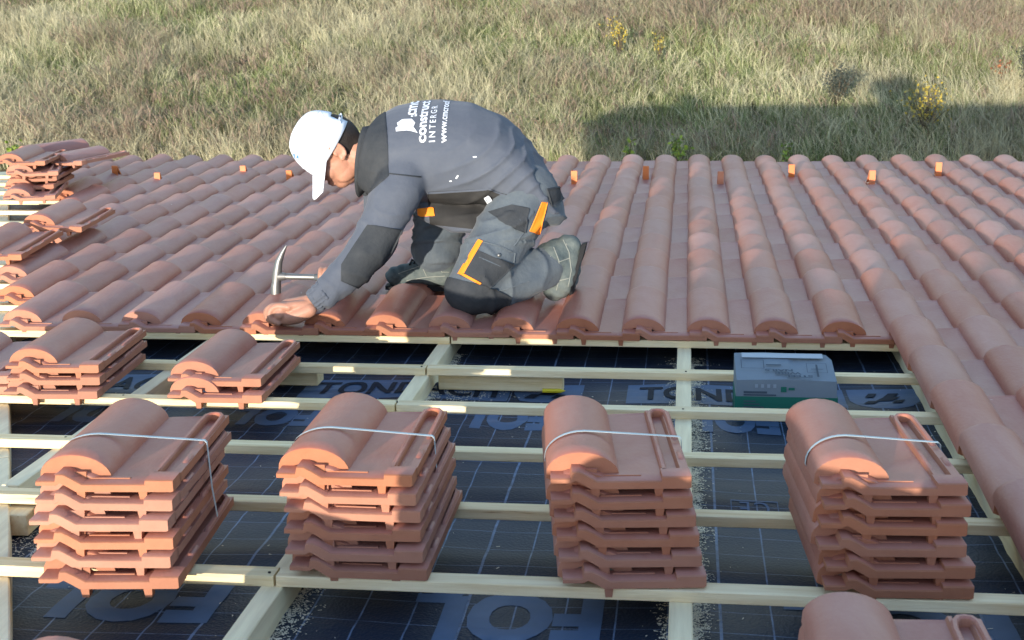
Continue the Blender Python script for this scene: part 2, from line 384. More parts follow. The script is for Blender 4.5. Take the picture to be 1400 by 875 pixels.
# battens across the slope, jointed over a rafter as in the photograph
JR = RAFT[2]
for i in range(-11, 11):
    v = -i*PITCH
    if v > 4.4: continue
    left = hip_u(v)-.05
    joint = {0: JR+.02, 1: JR+.012, 2: JR, 3: JR-.01, 4: JR+.015, 5: JR+.006}.get(i, JR+random.uniform(-.02, .02))
    ends = [(left, joint-.002), (joint+.003, 3.2+random.uniform(-.2, .2)), (3.45, 7.6)]
    if left > joint-.2: ends = [(left, 3.2), (3.204, 7.6)]
    if i < -3: ends = [(left, left+2.0)]
    for a, b in ends:
        if b-a < .1: continue
        bm = bmesh.new(); nseg = max(1, int((b-a)/.35)); dv = random.uniform(-.002, .002); dn = random.uniform(-.0012, .0)
        vs0 = None
        for k in range(nseg):
            x0 = a+(b-a)*k/nseg; x1 = a+(b-a)*(k+1)/nseg
            if k == 0:
                vs0 = [bm.verts.new((x0, v+dv+y, dn+z)) for y, z in ((.0015, -.022), (0, -.0205), (0, -.0015), (.0015, 0), (.0425, 0), (.044, -.0015), (.044, -.022))]
                bm.faces.new(vs0)
            jy, jz = random.uniform(-.0012, .0012), random.uniform(-.0006, .0006)
            vs1 = [bm.verts.new((x1, v+dv+y+jy, dn+z+jz)) for y, z in ((.0015, -.022), (0, -.0205), (0, -.0015), (.0015, 0), (.0425, 0), (.044, -.0015), (.044, -.022))]
            for q in range(7): bm.faces.new((vs0[q], vs1[q], vs1[(q+1) % 7], vs0[(q+1) % 7]))
            vs0 = vs1
        bm.faces.new(vs0[::-1])
        add_part('batten', finish(bm), 'pine')
nb_ = bmesh.new(); tube(nb_, [(0, 0, -.004), (0, 0, .0012)], .0030, 7); NAIL = finish(nb_, 'nail'); NAIL.materials.append(MT['sole'])
for i in range(0, 7):
    for r in RAFT[:5]:
        if r < hip_u(-i*PITCH)+.1: continue
        n_ = bpy.data.objects.new('nail', NAIL); COL.objects.link(n_); n_.parent = house
        n_.matrix_basis = Matrix.Translation((r+random.uniform(-.012, .012), -i*PITCH+random.uniform(.012, .032), -.0006))
# battens of the hip slope, seen past the left edge
hn = (c4-c1).cross(mir(c1)-c1).normalized()
if hn.z < 0: hn = -hn
for k in range(17):
    v = 4.3-k*.42
    p = M @ Vector((hip_u(v)-.06, v, 0)); q = p+Vector((0, -2.6, 0)); x = Vector((0, -1, 0)); y = hn.cross(x).normalized()
    base = Vector(p); base -= hn*((base-c1).dot(hn)-.060)
    mx = Matrix((x, y, hn)).transposed().to_4x4(); mx.translation = base
    bm = bmesh.new(); box(bm, (0, -.022, -.011), (2.4, .022, .011), mx); bevel(bm, .0015)
    for vv in bm.verts: vv.co = MI @ vv.co
    add_part('batten', finish(bm), 'pine')
# white painted ends on the far left: short blocks carrying the hip battens
# laid tiles
TILT = math.atan(.025/PITCH)
first_row = {-12: 1, -13: 2, -14: 4, -15: 5, -16: 7, -17: 8, -18: 8, -19: 9, -20: 10, -21: 11}
spots = []
for j in range(-21, 18):
    r0 = first_row.get(j, 0)
    if j >= 3: r0 = -9
    for k in range(r0, 12):
        u = j*CW-.0625; v = k*PITCH-.005
        px, py, z = project((u+.12, v+.2, .05))
        vis = z > .5 and -90 < px < 1490 and py < 960
        near = z > .5 and -600 < px < 2400 and py < 2200
        if vis or near: spots.append((not vis, z, j, k, u, v))
spots.sort()
rest = bmesh.new()
laid_tiles = 0
for idx, (hid, z, j, k, u, v) in enumerate(spots):
    mx = Matrix.Translation((u+random.gauss(0, .0013), v+random.gauss(0, .002), random.uniform(0, .0015))) @ Matrix.Rotation(random.gauss(0, .004), 4, 'Z') \
        @ Matrix.Rotation(random.gauss(0, .006), 4, 'Y') @ Matrix.Rotation(TILT+random.gauss(0, .004), 4, 'X')
    if laid_tiles < 300 and not hid:
        t = bpy.data.objects.new('tile', TILE); COL.objects.link(t); t.parent = house; t.matrix_basis = mx; laid_tiles += 1
    else:
        t = TILE.copy(); t.transform(mx); rest.from_mesh(t); bpy.data.meshes.remove(t)
me = bpy.data.meshes.new('tiles'); rest.to_mesh(me); rest.free()
o = link('tile_field', me, ['clay', 'engobe'], house); o['kind'] = 'stuff'

# snow guards near the eave: upright coated plate with a sloping brace, foot plate under the tile above
def guard_mesh():
    bm = bmesh.new()
    box(bm, (-.013, -.002, .0), (.013, .002, .062))
    extr = [(.003, .060), (.048, .004), (.045, .0), (.003, .050)]
    for x in (-.0135, .0115):
        a = [bm.verts.new((x, y, z)) for y, z in extr]; b = [bm.verts.new((x+.002, y, z)) for y, z in extr]
        bm.faces.new(a); bm.faces.new(b[::-1])
        for i in range(4): bm.faces.new((a[i], b[i], b[(i+1) % 4], a[(i+1) % 4]))
    q = [bm.verts.new(p) for p in ((-.0135, .003, .0625), (.0135, .003, .0625), (.0135, .050, .003), (-.0135, .050, .003))]
    bm.faces.new(q)
    box(bm, (-.013, -.055, -.003), (.013, .08, -.0005))
    return finish(bm)
GUARD = guard_mesh(); GUARD.materials.append(MT['copper'])
for px, py in ((158, 244), (216, 254), (333, 244), (396, 251), (785, 252), (883, 245), (985, 253), (1082, 243), (1192, 252), (1283, 240)):
    p = on_n(px, py, .040)
    g = bpy.data.objects.new('snow_guard', GUARD); COL.objects.link(g); g.parent = house
    g.matrix_basis = Matrix.Translation((p.x, p.y, .036)) @ Matrix.Rotation(random.gauss(0, .06), 4, 'Z') @ Matrix.Rotation(TILT, 4, 'X') @ Matrix.Scale(1.28, 4)

# ------------------------------------------------------------------ printing on the underlay
def text_bm(body, size, spacing=1.0, bold=0.0, step=.03):
    cu = bpy.data.curves.new('t', 'FONT'); cu.body = body; cu.size = size; cu.space_character = spacing; cu.offset = bold
    cu.fill_mode = 'FRONT'; cu.resolution_u = 4
    o = bpy.data.objects.new('t', cu); COL.objects.link(o)
    dg = bpy.context.evaluated_depsgraph_get(); me = bpy.data.meshes.new_from_object(o.evaluated_get(dg))
    bpy.data.objects.remove(o); bpy.data.curves.remove(cu)
    bm = bmesh.new(); bm.from_mesh(me); bpy.data.meshes.remove(me)
    cut_grid(bm, step)
    return bm
def cut_grid(bm, step):
    if not bm.verts: return
    for ax in (0, 1):
        lo = min(v.co[ax] for v in bm.verts); hi = max(v.co[ax] for v in bm.verts)
        x = lo+step
        while x < hi:
            no = Vector((1, 0, 0)) if ax == 0 else Vector((0, 1, 0))
            bmesh.ops.bisect_plane(bm, geom=bm.verts[:]+bm.edges[:]+bm.faces[:], plane_co=no*x, plane_no=no, dist=1e-6)
            x += step
def width(bm): return max(v.co.x for v in bm.verts)-min(v.co.x for v in bm.verts)
def put_print(name, bm, u0, v0, w, h, flip, lift, m):
    # fit the flat print into the rectangle u0..u0+w, v0..v0+h of the underlay
    xs = [v.co.x for v in bm.verts]; ys = [v.co.y for v in bm.verts]
    x0, x1, y0, y1 = min(xs), max(xs), min(ys), max(ys)
    for v in bm.verts:
        a = (v.co.x-x0)/(x1-x0); b = (v.co.y-y0)/(y1-y0)
        if flip: a, b = 1-a, 1-b
        u, vv = u0+a*w, v0+b*h
        v.co = Vector((u, vv, foil_n(u, vv)+lift))
    me = finish(bm)
    o = link(name, me, m, house)
    # print faces up
    if sum(p.normal.z for p in me.polygons) < 0: me.flip_normals()
    return o
def rect_bm(w=1.0, h=1.0, pts=None, step=.025):
    bm = bmesh.new(); pts = pts or ((0, 0), (w, 0), (w, h), (0, h))
    bm.faces.new([bm.verts.new((x, y, 0)) for x, y in pts]); cut_grid(bm, step); return bm
lo = on_n(857, 549, FN); hi = on_n(856, 524, FN)
BV0, BH = lo.y, hi.y-lo.y
def brand_block(u0):
    wt = .62
    put_print('lettering_panel', rect_bm(wt, BH), u0, BV0, wt, BH, False, .0010, 'foilink')
    put_print('lettering', text_bm('TONDACH', .15, 1.02, .004), u0+.035, BV0+BH*.17, wt-.07, BH*.66, False, .0032, 'foildark')
    sh = [(0, .0), (.0, BH), (.17, BH), (.17, BH*.35), (.14, .02), (.09, -.0)]
    sh = [(0, BH), (0, BH*.45), (.025, BH*.1), (.06, 0), (.12, 0), (.165, BH*.1), (.20, BH*.4), (.20, BH)]
    put_print('lettering_panel', rect_bm(pts=sh), u0+wt+.012, BV0, .20, BH, False, .0010, 'foilink')
    st = bmesh.new()
    for k, (xa, ya, wd) in enumerate(((.10, .22, .32), (.34, .40, .50), (.52, .60, .32), (.18, .60, .25), (.62, .24, .28))):
        st.faces.new([st.verts.new((x, y, 0)) for x, y in ((xa, ya), (xa+wd*.62, ya), (xa+wd, ya+.20), (xa+wd*.38, ya+.20))])
    put_print('emblem', st, u0+wt+.045, BV0+BH*.22, .12, BH*.56, False, .0032, 'foildark')
ub = on_n(856, 545, FN).x
for k in (-2, -1, 0, 1):
    brand_block(ub+k*.962)
def big(body, pxl, pxr, pyt, pyb, name='lettering'):
    a = on_n(pxl, pyb, FN); b = on_n(pxr, pyb, FN); t = on_n(pxl, pyt, FN)
    put_print(name, text_bm(body, .2, 1.1, .012), a.x, a.y, b.x-a.x, t.y-a.y, True, .0010, 'foilink')
big('FOL', 545, 820, 800, 868)
big('FOL', 15, 290, 780, 838)
big('FOL', 1080, 1400, 812, 880)
big('FOL', 940, 1068, 556, 590)
big('FOL', 620, 750, 552, 582)
big('FOL', 300, 425, 549, 577)
big('FOL', 40, 190, 545, 574)
a = on_n(1000, 700, FN); b = on_n(1066, 700, FN); t = on_n(1000, 682, FN)
put_print('lettering', text_bm('CE', .1, 1.2), a.x+.02, a.y, (b.x-a.x)-.04, t.y-a.y-.008, True, .0010, 'foilink')
fr = bmesh.new()
for q in (((0, 0), (1, 0), (1, .08), (0, .08)), ((0, .92), (1, .92), (1, 1), (0, 1)), ((0, .08), (.02, .08), (.02, .92), (0, .92)), ((.98, .08), (1, .08), (1, .92), (.98, .92))):
    fr.faces.new([fr.verts.new((x, y, 0)) for x, y in q])
put_print('lettering', fr, a.x, a.y-.01, b.x-a.x, t.y-a.y+.012, False, .0010, 'foilink')

# ------------------------------------------------------------------ loose timber, saw dust
def plank(name, label, p0, p1, vv, n0, n1, th, group=None, cat='wood offcut', m='pine'):
    bm = bmesh.new(); box(bm, (0, 0, n0), (p1-p0, th, n1)); bevel(bm, .002)
    o = link(name, finish(bm), m); o.matrix_world = M @ Matrix.Translation((p0, vv, 0)) @ Matrix.Rotation(random.uniform(-.01, .01), 4, 'Z')
    return props(o, label, cat)
a = on_v(600, 530, -.33); b = on_v(770, 530, -.33)
plank('board_offcut', 'pale board offcut lying under the batten with a yellow pencil against it', a.x, b.x, -.335, FN+.001, -.030, .04)
a = on_v(360, 520, -.30); b = on_v(438, 520, -.30)
plank('board_offcut', 'short square pine block poking out behind the two-tile stack', a.x, b.x, -.33, FN+.003, -.024, .07)
p0 = on_n(20, 728, -.07); p1 = on_n(62, 690, -.07)
bm = bmesh.new(); box(bm, (0, -.03, -.028), ((p1-p0).length, .03, .020)); bevel(bm, .002)
o = link('board_offcut', finish(bm), 'pine'); dd = p1-p0
o.matrix_world = M @ Matrix.Translation((p0.x, p0.y, -.05)) @ Matrix.Rotation(math.atan2(dd.y, dd.x), 4, 'Z')
props(o, 'short pine piece lying against the hip board beside the left strapped stack', 'wood offcut')
bm = bmesh.new(); q = on_n(703, 537, FN+.006); q2 = on_n(766, 536, FN+.006)
tube(bm, [(q.x+.08, -.345, FN+.008), (q2.x, -.345, FN+.008)], .006, 6); tube(bm, [(q2.x-.0, -.345, FN+.008), (q2.x+.014, -.345, FN+.008)], [.006, .001], 6)
o = link('pencil', finish(bm), 'pencil'); o.matrix_world = M.copy(); props(o, 'yellow carpenter pencil lying against the pale board offcut', 'pencil')
chips = bmesh.new()
def chip(u, v):
    s = random.uniform(.0004, .0013); l = s*random.uniform(1, 4.5); an = random.uniform(0, 6.28)
    n = foil_n(u, v)+random.uniform(.0006, .0014)
    c, d = math.cos(an), math.sin(an)
    vs = [chips.verts.new((u+x*c-y*d, v+x*d+y*c, n+random.uniform(0, .0010))) for x, y in ((-l, -s), (l, -s), (l, s), (-l, s))]
    chips.faces.new(vs)
for r, cnt in ((RAFT[3], 9000), (RAFT[2], 8000), (RAFT[1], 1500)):
    for _ in range(cnt):
        v = random.uniform(-2.7, .1); w = .016+.022*noise.noise(Vector((v*5, r, 0)))+.012*noise.noise(Vector((v*19, r, 0)))
        side = 1 if random.random() < .85 else -1
        chip(r+side*(.022+abs(random.gauss(0, max(w, .004)))), v)
for _ in range(500): chip(random.uniform(-2.2, .6), random.uniform(-2.7, .1))
for _ in range(700):
    p = on_n(random.gauss(40, 40), random.gauss(740, 14), FN); chip(p.x, p.y)
for _ in range(500):
    p = on_n(610+abs(random.gauss(0, 30)), random.gauss(536, 5), FN); chip(p.x, p.y)
o = link('sawdust', finish(chips), 'sawdust'); o.matrix_world = M.copy(); o['kind'] = 'stuff'

# ------------------------------------------------------------------ tile stacks and loose tiles: every tile its own thing
ORD = ['top', 'second from top', 'third from top', 'fourth from top', 'fifth from top', 'lowest']
ORD3 = ['top', 'middle', 'lowest']
STP = 0.0315
def put_tile(corner, yaw, n, label, group, pitch=0.0, rollx=0.0):
    # corner = photo-derived right-front corner (u, v) of the tile head
    o = bpy.data.objects.new('clay_tile', TILE); COL.objects.link(o)
    o.matrix_world = M @ Matrix.Translation((corner[0], corner[1], n)) @ Matrix.Rotation(R(yaw), 4, 'Z') @ Matrix.Rotation(R(rollx), 4, 'Y') \
        @ Matrix.Rotation(R(pitch), 4, 'X') @ Matrix.Translation((-TW, 0, 0))
    props(o, label, 'roof tile', group); return o
def stack(top_px, bot_px, yaw, cnt, where, group, jit=.004, offs={}):
    tn = .016+STP*(cnt-1)
    t = on_n(*top_px, tn); b = on_n(*bot_px, .012)
    for i in range(cnt):
        f = i/max(1, cnt-1)
        jj = jit if i else 0; c = (t.x+(b.x-t.x)*f+random.gauss(0, jj), t.y+(b.y-t.y)*f+random.gauss(0, jj))
        if i in offs: c = (c[0]+offs[i][0], c[1]+offs[i][1])
        name = (ORD3 if cnt == 3 else (['top', 'lower'] if cnt == 2 else ORD))[i]
        put_tile(c, yaw+random.gauss(0, .35 if i else 0), (cnt-1-i)*STP+.001, '%s clay roof tile %s' % (name, where), group, pitch=random.gauss(0, .2 if i else 0), rollx=random.gauss(0, .35 if i else 0))
    return t, tn
G4 = 'roof tiles strapped in four stacks'
S1 = stack((237, 663), (238, 796), 4.6, 6, 'of the leftmost strapped stack', G4, offs={5: (.015, -.004)})
S2 = stack((564, 656), (586, 789), 1.0, 6, 'of the strapped stack second from the left', G4)
S3 = stack((946, 658), (963, 796), 6.5, 6, 'of the strapped stack second from the right', G4)
S4 = stack((1324, 668), (1334, 812), 4.0, 6, 'of the rightmost strapped stack', G4)
GS = 'loose roof tiles in small unstrapped piles'
T3 = stack((135, 503), (134, 540), 4.3, 3, 'of the three-tile pile at the left', GS)
T2 = stack((357, 522), (357, 547), 1.5, 2, 'of the two-tile pile in front of the roofer', GS)
# partly seen pile at the left border (only its right corner shows)
for i, (px, py) in enumerate(((17, 517), (15, 531))):
    p = on_n(px, py, .03*(1-i)+.012)
    put_tile((p.x, p.y-.02), 8, .031*(1-i), ['upper', 'lower'][i]+' clay tile poking in at the left border beside the three-tile pile', GS)
# row of stacks in the foreground; only crests reach into the picture
def pile(u, v, yaw, cnt, where, group):
    for i in range(cnt):
        put_tile((u+random.gauss(0, .004), v+random.gauss(0, .004)), yaw+random.gauss(0, .5), (cnt-1-i)*STP+.001,
                 '%s clay roof tile %s' % (('top', 'second', 'third', 'lowest')[i], where), group)
GF = 'roof tile stacks in the foreground'
pr = on_n(1300, 846, .115); pile(pr.x+.055, pr.y-TL, 1.5, 4, 'of the stack cut by the bottom border at right', GF)
pl = on_n(75, 862, .155); pile(pl.x+.235, pl.y-TL, 2.0, 4, 'of the stack cut by the bottom border at left', GF)

GB = 'unseen roof tile stacks added behind the camera for shade'
for i, u in enumerate([-.62+.31*q for q in range(9)]):  # unseen row, added so its shade falls on the right-hand stacks and tiles
    for q in range(8): put_tile((u+random.gauss(0, .004), -3.62+random.gauss(0, .004)), random.gauss(2, .6), q*STP+.001, 'clay tile in the unseen row of stacks added near the ridge for shade', GB)
# straps round the four packs
def strap(S, yaw, label):
    (t, tn) = S
    bm = bmesh.new(); mx = Matrix.Translation((t.x, t.y, 0)) @ Matrix.Rotation(R(yaw), 4, 'Z') @ Matrix.Translation((-TW, .185, 0))
    path = [(.020, .004)]
    path += [(.018, tn*.5), (.006, tn-.010), (-.0015, tn-.004)]
    for k in range(11):
        a = math.pi*k/10*.62; path.append((.0625-(.0645 if a < math.pi/2 else .0755)*math.cos(a), tn+.013-.016+.0490*math.sin(a)**.85+.0012))
    path += [(.2665, tn+.0135), (.2705, tn+.009), (.275, tn*.5), (.285, .004)]
    w = .0042; th = .0008
    prev = None
    for i, (x, z) in enumerate(path):
        yy = -.045+.085*max(0, min(1, x/.26)); ring = [bm.verts.new(mx @ Vector(p)) for p in ((x, yy-w, z), (x, yy+w, z), (x+.0005, yy+w, z+th), (x+.0005, yy-w, z+th))]
        if prev:
            for q in range(4): bm.faces.new((prev[q], prev[(q+1) % 4], ring[(q+1) % 4], ring[q]))
        else: bm.faces.new(ring)
        prev = ring
    bm.faces.new(prev[::-1])
    base = M @ Vector((t.x-TW/2, t.y+.2, 0))
    for v in bm.verts: v.co = (M @ v.co)-base
    o = link('strap', finish(bm), 'strap'); o.matrix_world = Matrix.Translation(base)
    props(o, label, 'strap', 'straps round the tile stacks')
strap(S1, 4.6, 'pale plastic strap round the leftmost of the four strapped tile stacks')
strap(S2, 1.0, 'pale plastic strap round the second strapped tile stack from the left')
strap(S3, 6.5, 'pale plastic strap round the second strapped tile stack from the right')
strap(S4, 4.0, 'pale plastic strap round the rightmost of the four strapped tile stacks')

# loose tiles lying on the laid field, and the heap near the eave at the far left
def loose(px, py, n, yaw, pitch, roll, label, group='loose roof tiles lying on the laid tiles'):
    p = on_n(px, py, n); put_tile((p.x, p.y), yaw, n, label, group, pitch, roll)
loose(30, 356, .085, 3, 3.5, 0, 'clay tile lying loose under another on the laid tiles at the left border')
loose(112, 318, .118, 4, 2, 3, 'clay tile lying on another loose one upon the laid tiles at left')
GH = 'roof tiles heaped near the eave at the far left'
hp = [(76, 273, .070, 16, 'bottom'), (74, 258, .105, 10, 'second from bottom'), (78, 247, .140, 6, 'third from bottom'), (80, 240, .170, 20, 'fourth from bottom'), (62, 226, .225, 8, 'top')]
for px, py, n, yw, nm in hp:
    loose(px, py, n, yw, random.uniform(0, 2.5), random.uniform(-2, 2), '%s clay tile of the heap near the eave at the far left' % nm, GH)
loose(112, 226, .205, -14, 1, -2, 'clay tile lying crosswise at the right of the heap near the eave', GH)
loose(48, 222, .20, -35, 2, 4, 'clay roof tile lying askew at the left of the heap near the eave', GH)

# ------------------------------------------------------------------ carton of nails between the battens
FVV, BVV = -.54, -.388
fl = on_v(1006, 518, FVV); frr = on_v(1146, 521, FVV); bl = on_v(1014, 484, BVV)
bw = frr.x-fl.x; bd = BVV-FVV; yaw = math.atan2(0.004, 1)
bh = fl.z-(FN-.008); rise = bl.z-fl.z
BM = M @ Matrix.Translation((fl.x, fl.y, FN-.008)) @ Matrix.Rotation(yaw, 4, 'Z')
carton = empty('nail_carton', BM); props(carton, 'grey cardboard carton of nails with a green band between the battens', 'carton')
def rz(y): return bh+rise*y/bd
bm = bmesh.new()
pts = [(0, 0, 0), (bw, 0, 0), (bw, bd, 0), (0, bd, 0), (.002, .0, bh-.003), (bw*.5, .001, bh+.001), (bw-.003, 0, bh-.003), (bw-.006, bd-.03, rz(bd-.03)), (bw-.02, bd, rz(bd)+.001), (bw*.62, bd-.001, rz(bd)-.003), (bw*.55, bd, rz(bd)+.003), (bw*.3, bd+.003, rz(bd)+.005), (.0, bd, rz(bd)+.003)]
v = [bm.verts.new(p) for p in pts]
bm.faces.new([v[i] for i in (3, 2, 1, 0)]); bm.faces.new([v[i] for i in (0, 1, 6, 5, 4)]); bm.faces.new([v[i] for i in (1, 2, 8, 7, 6)])
bm.faces.new([v[i] for i in (2, 3, 12, 11, 10, 9, 8)]); bm.faces.new([v[i] for i in (3, 0, 4, 12)])
bm.faces.new([v[i] for i in (4, 5, 11, 12)]); bm.faces.new([v[i] for i in (5, 10, 11)]); bm.faces.new([v[i] for i in (5, 6, 7, 9, 10)]); bm.faces.new([v[i] for i in (7, 8, 9)])
bmesh.ops.triangulate(bm, faces=bm.faces[:])
link('box_body', finish(bm), 'card', carton)
bm = bmesh.new(); e = .0012
box(bm, (-e, -e, .002), (bw+e, bd+e, bh*.58)); link('green_band', finish(bm), 'green_print', carton)
TILTB = Matrix.Rotation(math.atan2(rise, bd), 4, 'X')
bm = bmesh.new(); box(bm, (.02, bd*.80, .0058), (bw-.03, bd*.99, .0066), Matrix.Translation((0, 0, bh)) @ TILTB); link('tape_strip', finish(bm), 'tape', carton)
def flat_print(name, body, size, x, y, mtx, m, sx=1.0, rot180=False, bold=0.0):
    b = text_bm(body, size, 1.0, bold, step=1.0)
    xs = [q.co.x for q in b.verts]; ys = [q.co.y for q in b.verts]; cx, cy = (min(xs)+max(xs))/2, (min(ys)+max(ys))/2
    for q in b.verts:
        dx, dy = (q.co.x-cx)*sx, q.co.y-cy
        if rot180: dx, dy = -dx, -dy
        q.co = mtx @ Vector((x+dx, y+dy, 0))
    return link(name, finish(b), m, carton)
top = Matrix.Translation((0, 0, bh)) @ TILTB @ Matrix.Translation((0, 0, .0062)); front = Matrix.Translation((0, -.0015, 0)) @ Matrix.Rotation(R(90), 4, 'X')
front2 = Matrix.Translation((0, -.0035, 0)) @ Matrix.Rotation(R(90), 4, 'X')
for tx, xx, yy in (('NAILS', bw*.43, bd*.30), ('WIRE', bw*.52, bd*.185), ('STEEL', bw*.62, bd*.07)):
    flat_print('lettering', tx, .018, xx, yy, top, 'dark_print', rot180=True, bold=.0007, sx=1.6)
def frame(x0, y0, x1, y1, w, mtx, m, name='printed_frame'):
    b = bmesh.new()
    for q in ((x0, y0, x1, y0+w), (x0, y1-w, x1, y1), (x0, y0+w, x0+w, y1-w), (x1-w, y0+w, x1, y1-w)):
        b.faces.new([b.verts.new(mtx @ Vector(p)) for p in ((q[0], q[1], 0), (q[2], q[1], 0), (q[2], q[3], 0), (q[0], q[3], 0))])
    link(name, finish(b), m, carton)
frame(bw*.06, bd*.36, bw*.29, bd*.72, .0018, top, 'dark_print')
frame(bw*.71, bd*.22, bw*.91, bd*.60, .0012, top, 'dark_print'); frame(bw*.75, bd*.36, bw*.87, bd*.37, .002, top, 'dark_print'); frame(bw*.80, bd*.06, bw*.82, bd*.55, .003, top, 'dark_print')
def bar(x0, y0, w, h, mtx, m):
    b = bmesh.new(); b.faces.new([b.verts.new(mtx @ Vector(p)) for p in ((x0, y0, 0), (x0+w, y0, 0), (x0+w, y0+h, 0), (x0, y0+h, 0))]); link('printed_line', finish(b), m, carton)
bar(bw*.31, bd*.49, bw*.15, .007, top, 'dark_print')
bar(bw*.08, bh*.66, bw*.23, .006, front, 'dark_print'); bar(bw*.08, bh*.605, bw*.32, .004, front, 'dark_print')
for k, q in enumerate((.12, .16, .20)): bar(bw*.08, bh*(.46-.07*k), bw*q, .003, front2, 'dark_print')
for k in range(4): bar(bw*(.19+.06*k), bh*.80, .008, .010, front, 'tape')
frame(bw*.445, bh*.70, bw*.50, bh*.83, .007, front, 'green_print', 'printed_mark'); bar(bw*.52, bh*.75, bw*.06, .007, front, 'green_print')

# ------------------------------------------------------------------ the roofer
PB = W(on_v(640, 420, .14))            # base: the kneeling knee
person = empty('person', Matrix.Translation(PB))
props(person, 'roofer in grey work clothes and white cap kneeling on the laid tiles with a hammer', 'person')
def P(px, py, v): return W(on_v(px, py, v))
VX = M.to_3x3() @ Vector((0, 1, 0))
def ball(bm, c, rad, axes=None, seg=20):
    s = bmesh.ops.create_uvsphere(bm, u_segments=seg, v_segments=seg//2, radius=1.0)
    rad = rad if isinstance(rad, (tuple, list)) else (rad,)*3
    ax = axes or (Vector((1, 0, 0)), Vector((0, 1, 0)), Vector((0, 0, 1)))
    for v in s['verts']:
        v.co = Vector(c)+ax[0]*(v.co.x*rad[0])+ax[1]*(v.co.y*rad[1])+ax[2]*(v.co.z*rad[2])
def limb(bm, pts, rad, seg=18):
    # smooth limb: resample with Catmull-Rom, round ends
    pts = [Vector(p) for p in pts]; q = []; rr = []
    n = len(pts)
    for i in range(n-1):
        p0 = pts[max(i-1, 0)]; p1 = pts[i]; p2 = pts[i+1]; p3 = pts[min(i+2, n-1)]
        for k in range(6):
            t = k/6; q.append(.5*((2*p1)+(p2-p0)*t+(2*p0-5*p1+4*p2-p3)*t*t+(3*p1-p0-3*p2+p3)*t**3)); rr.append(rad[i]*(1-t)+rad[i+1]*t)
    q.append(pts[-1]); rr.append(rad[-1])
    tube(bm, q, rr, seg); ball(bm, pts[0], rad[0]); ball(bm, pts[-1], rad[-1])
def rings(bm, rs, seg=28):
    # rs: centre, half width vector, half depth vector
    L = []
    for c, a, b in rs:
        L.append([bm.verts.new(c+a*(math.copysign(abs(math.cos(2*math.pi*k/seg))**.85, math.cos(2*math.pi*k/seg)))+b*(math.copysign(abs(math.sin(2*math.pi*k/seg))**.85, math.sin(2*math.pi*k/seg)))) for k in range(seg)])
    for i in range(len(L)-1):
        for k in range(seg): bm.faces.new((L[i][k], L[i][(k+1) % seg], L[i+1][(k+1) % seg], L[i+1][k]))
    bm.faces.new(L[0][::-1]); bm.faces.new(L[-1])
def meld(bm, voxel, smooth=4):
    bmesh.ops.recalc_face_normals(bm, faces=bm.faces[:])
    me = bpy.data.meshes.new('m'); bm.to_mesh(me); bm.free()
    o = bpy.data.objects.new('m', me); COL.objects.link(o)
    r = o.modifiers.new('r', 'REMESH'); r.mode = 'VOXEL'; r.voxel_size = voxel
    if smooth:
        s = o.modifiers.new('s', 'SMOOTH'); s.iterations = smooth; s.factor = .5
    dg = bpy.context.evaluated_depsgraph_get()
    out = bpy.data.meshes.new_from_object(o.evaluated_get(dg)); bpy.data.objects.remove(o)
    return out
def fold(me, fn):
    n = len(me.vertices); me.calc_loop_triangles()
    nor = [v.normal.copy() for v in me.vertices]
    for v, nn in zip(me.vertices, nor): v.co = v.co+nn*fn(v.co, nn)
    me.update()
def add_cloth(name, me, m, label=None):
    for p in me.polygons: p.use_smooth = True
    w = me.copy(); me.transform(Matrix.Translation(-PB))
    o = link(name, me, m, person)
    if label: o['label'] = label
    return o, w
CAMW = M @ CAMP
def patch(name, src, poly, m, off=.003, parent=None, vmax=None, vmin=None):
    # cut a cloth panel out of a garment along the seams given in the photograph and lay it on as its own piece
    bm = bmesh.new(); bm.from_mesh(src)
    area = sum(poly[i][0]*poly[(i+1) % len(poly)][1]-poly[(i+1) % len(poly)][0]*poly[i][1] for i in range(len(poly)))
    if area < 0: poly = poly[::-1]
    dead = [f for f in bm.faces if f.normal.dot((f.calc_center_median()-CAMW).normalized()) > .3 or (vmax is not None and (MI @ f.calc_center_median()).y > vmax) or (vmin is not None and (MI @ f.calc_center_median()).y < vmin)]
    bmesh.ops.delete(bm, geom=dead, context='FACES')
    for i in range(len(poly)):
        a, b = poly[i], poly[(i+1) % len(poly)]
        ra = M.to_3x3() @ ray(*a); rb = M.to_3x3() @ ray(*b); no = ra.cross(rb).normalized()
        mid = M.to_3x3() @ ray(sum(p[0] for p in poly)/len(poly), sum(p[1] for p in poly)/len(poly))
        if mid.dot(no) > 0: no = -no
        bmesh.ops.bisect_plane(bm, geom=bm.verts[:]+bm.edges[:]+bm.faces[:], plane_co=CAMW, plane_no=no, clear_outer=True, dist=1e-6)
    left = set(bm.faces); best = []
    while left:
        st = [left.pop()]; isl = [st[0]]
        while st:
            for e in st.pop().edges:
                for g in e.link_faces:
                    if g in left: left.discard(g); st.append(g); isl.append(g)
        if sum(f.calc_area() for f in isl) > sum(f.calc_area() for f in best): best = isl
    keep = set(best); bmesh.ops.delete(bm, geom=[f for f in bm.faces if f not in keep], context='FACES')
    if not bm.faces: bm.free(); print('EMPTY PATCH', name); return
    for v in bm.verts: v.co = v.co+v.normal*off
    ext = bmesh.ops.extrude_edge_only(bm, edges=[e for e in bm.edges if e.is_boundary])
    for v in [g for g in ext['geom'] if isinstance(g, bmesh.types.BMVert)]: v.co = v.co-v.normal*(off+.001)
    me = bpy.data.meshes.new(name); bm.to_mesh(me); bm.free()
    for p in me.polygons: p.use_smooth = True
    me.set_sharp_from_angle(angle=R(60)); me.transform(Matrix.Translation(-PB))
    o = link(name, me, m, parent or person)
    return o
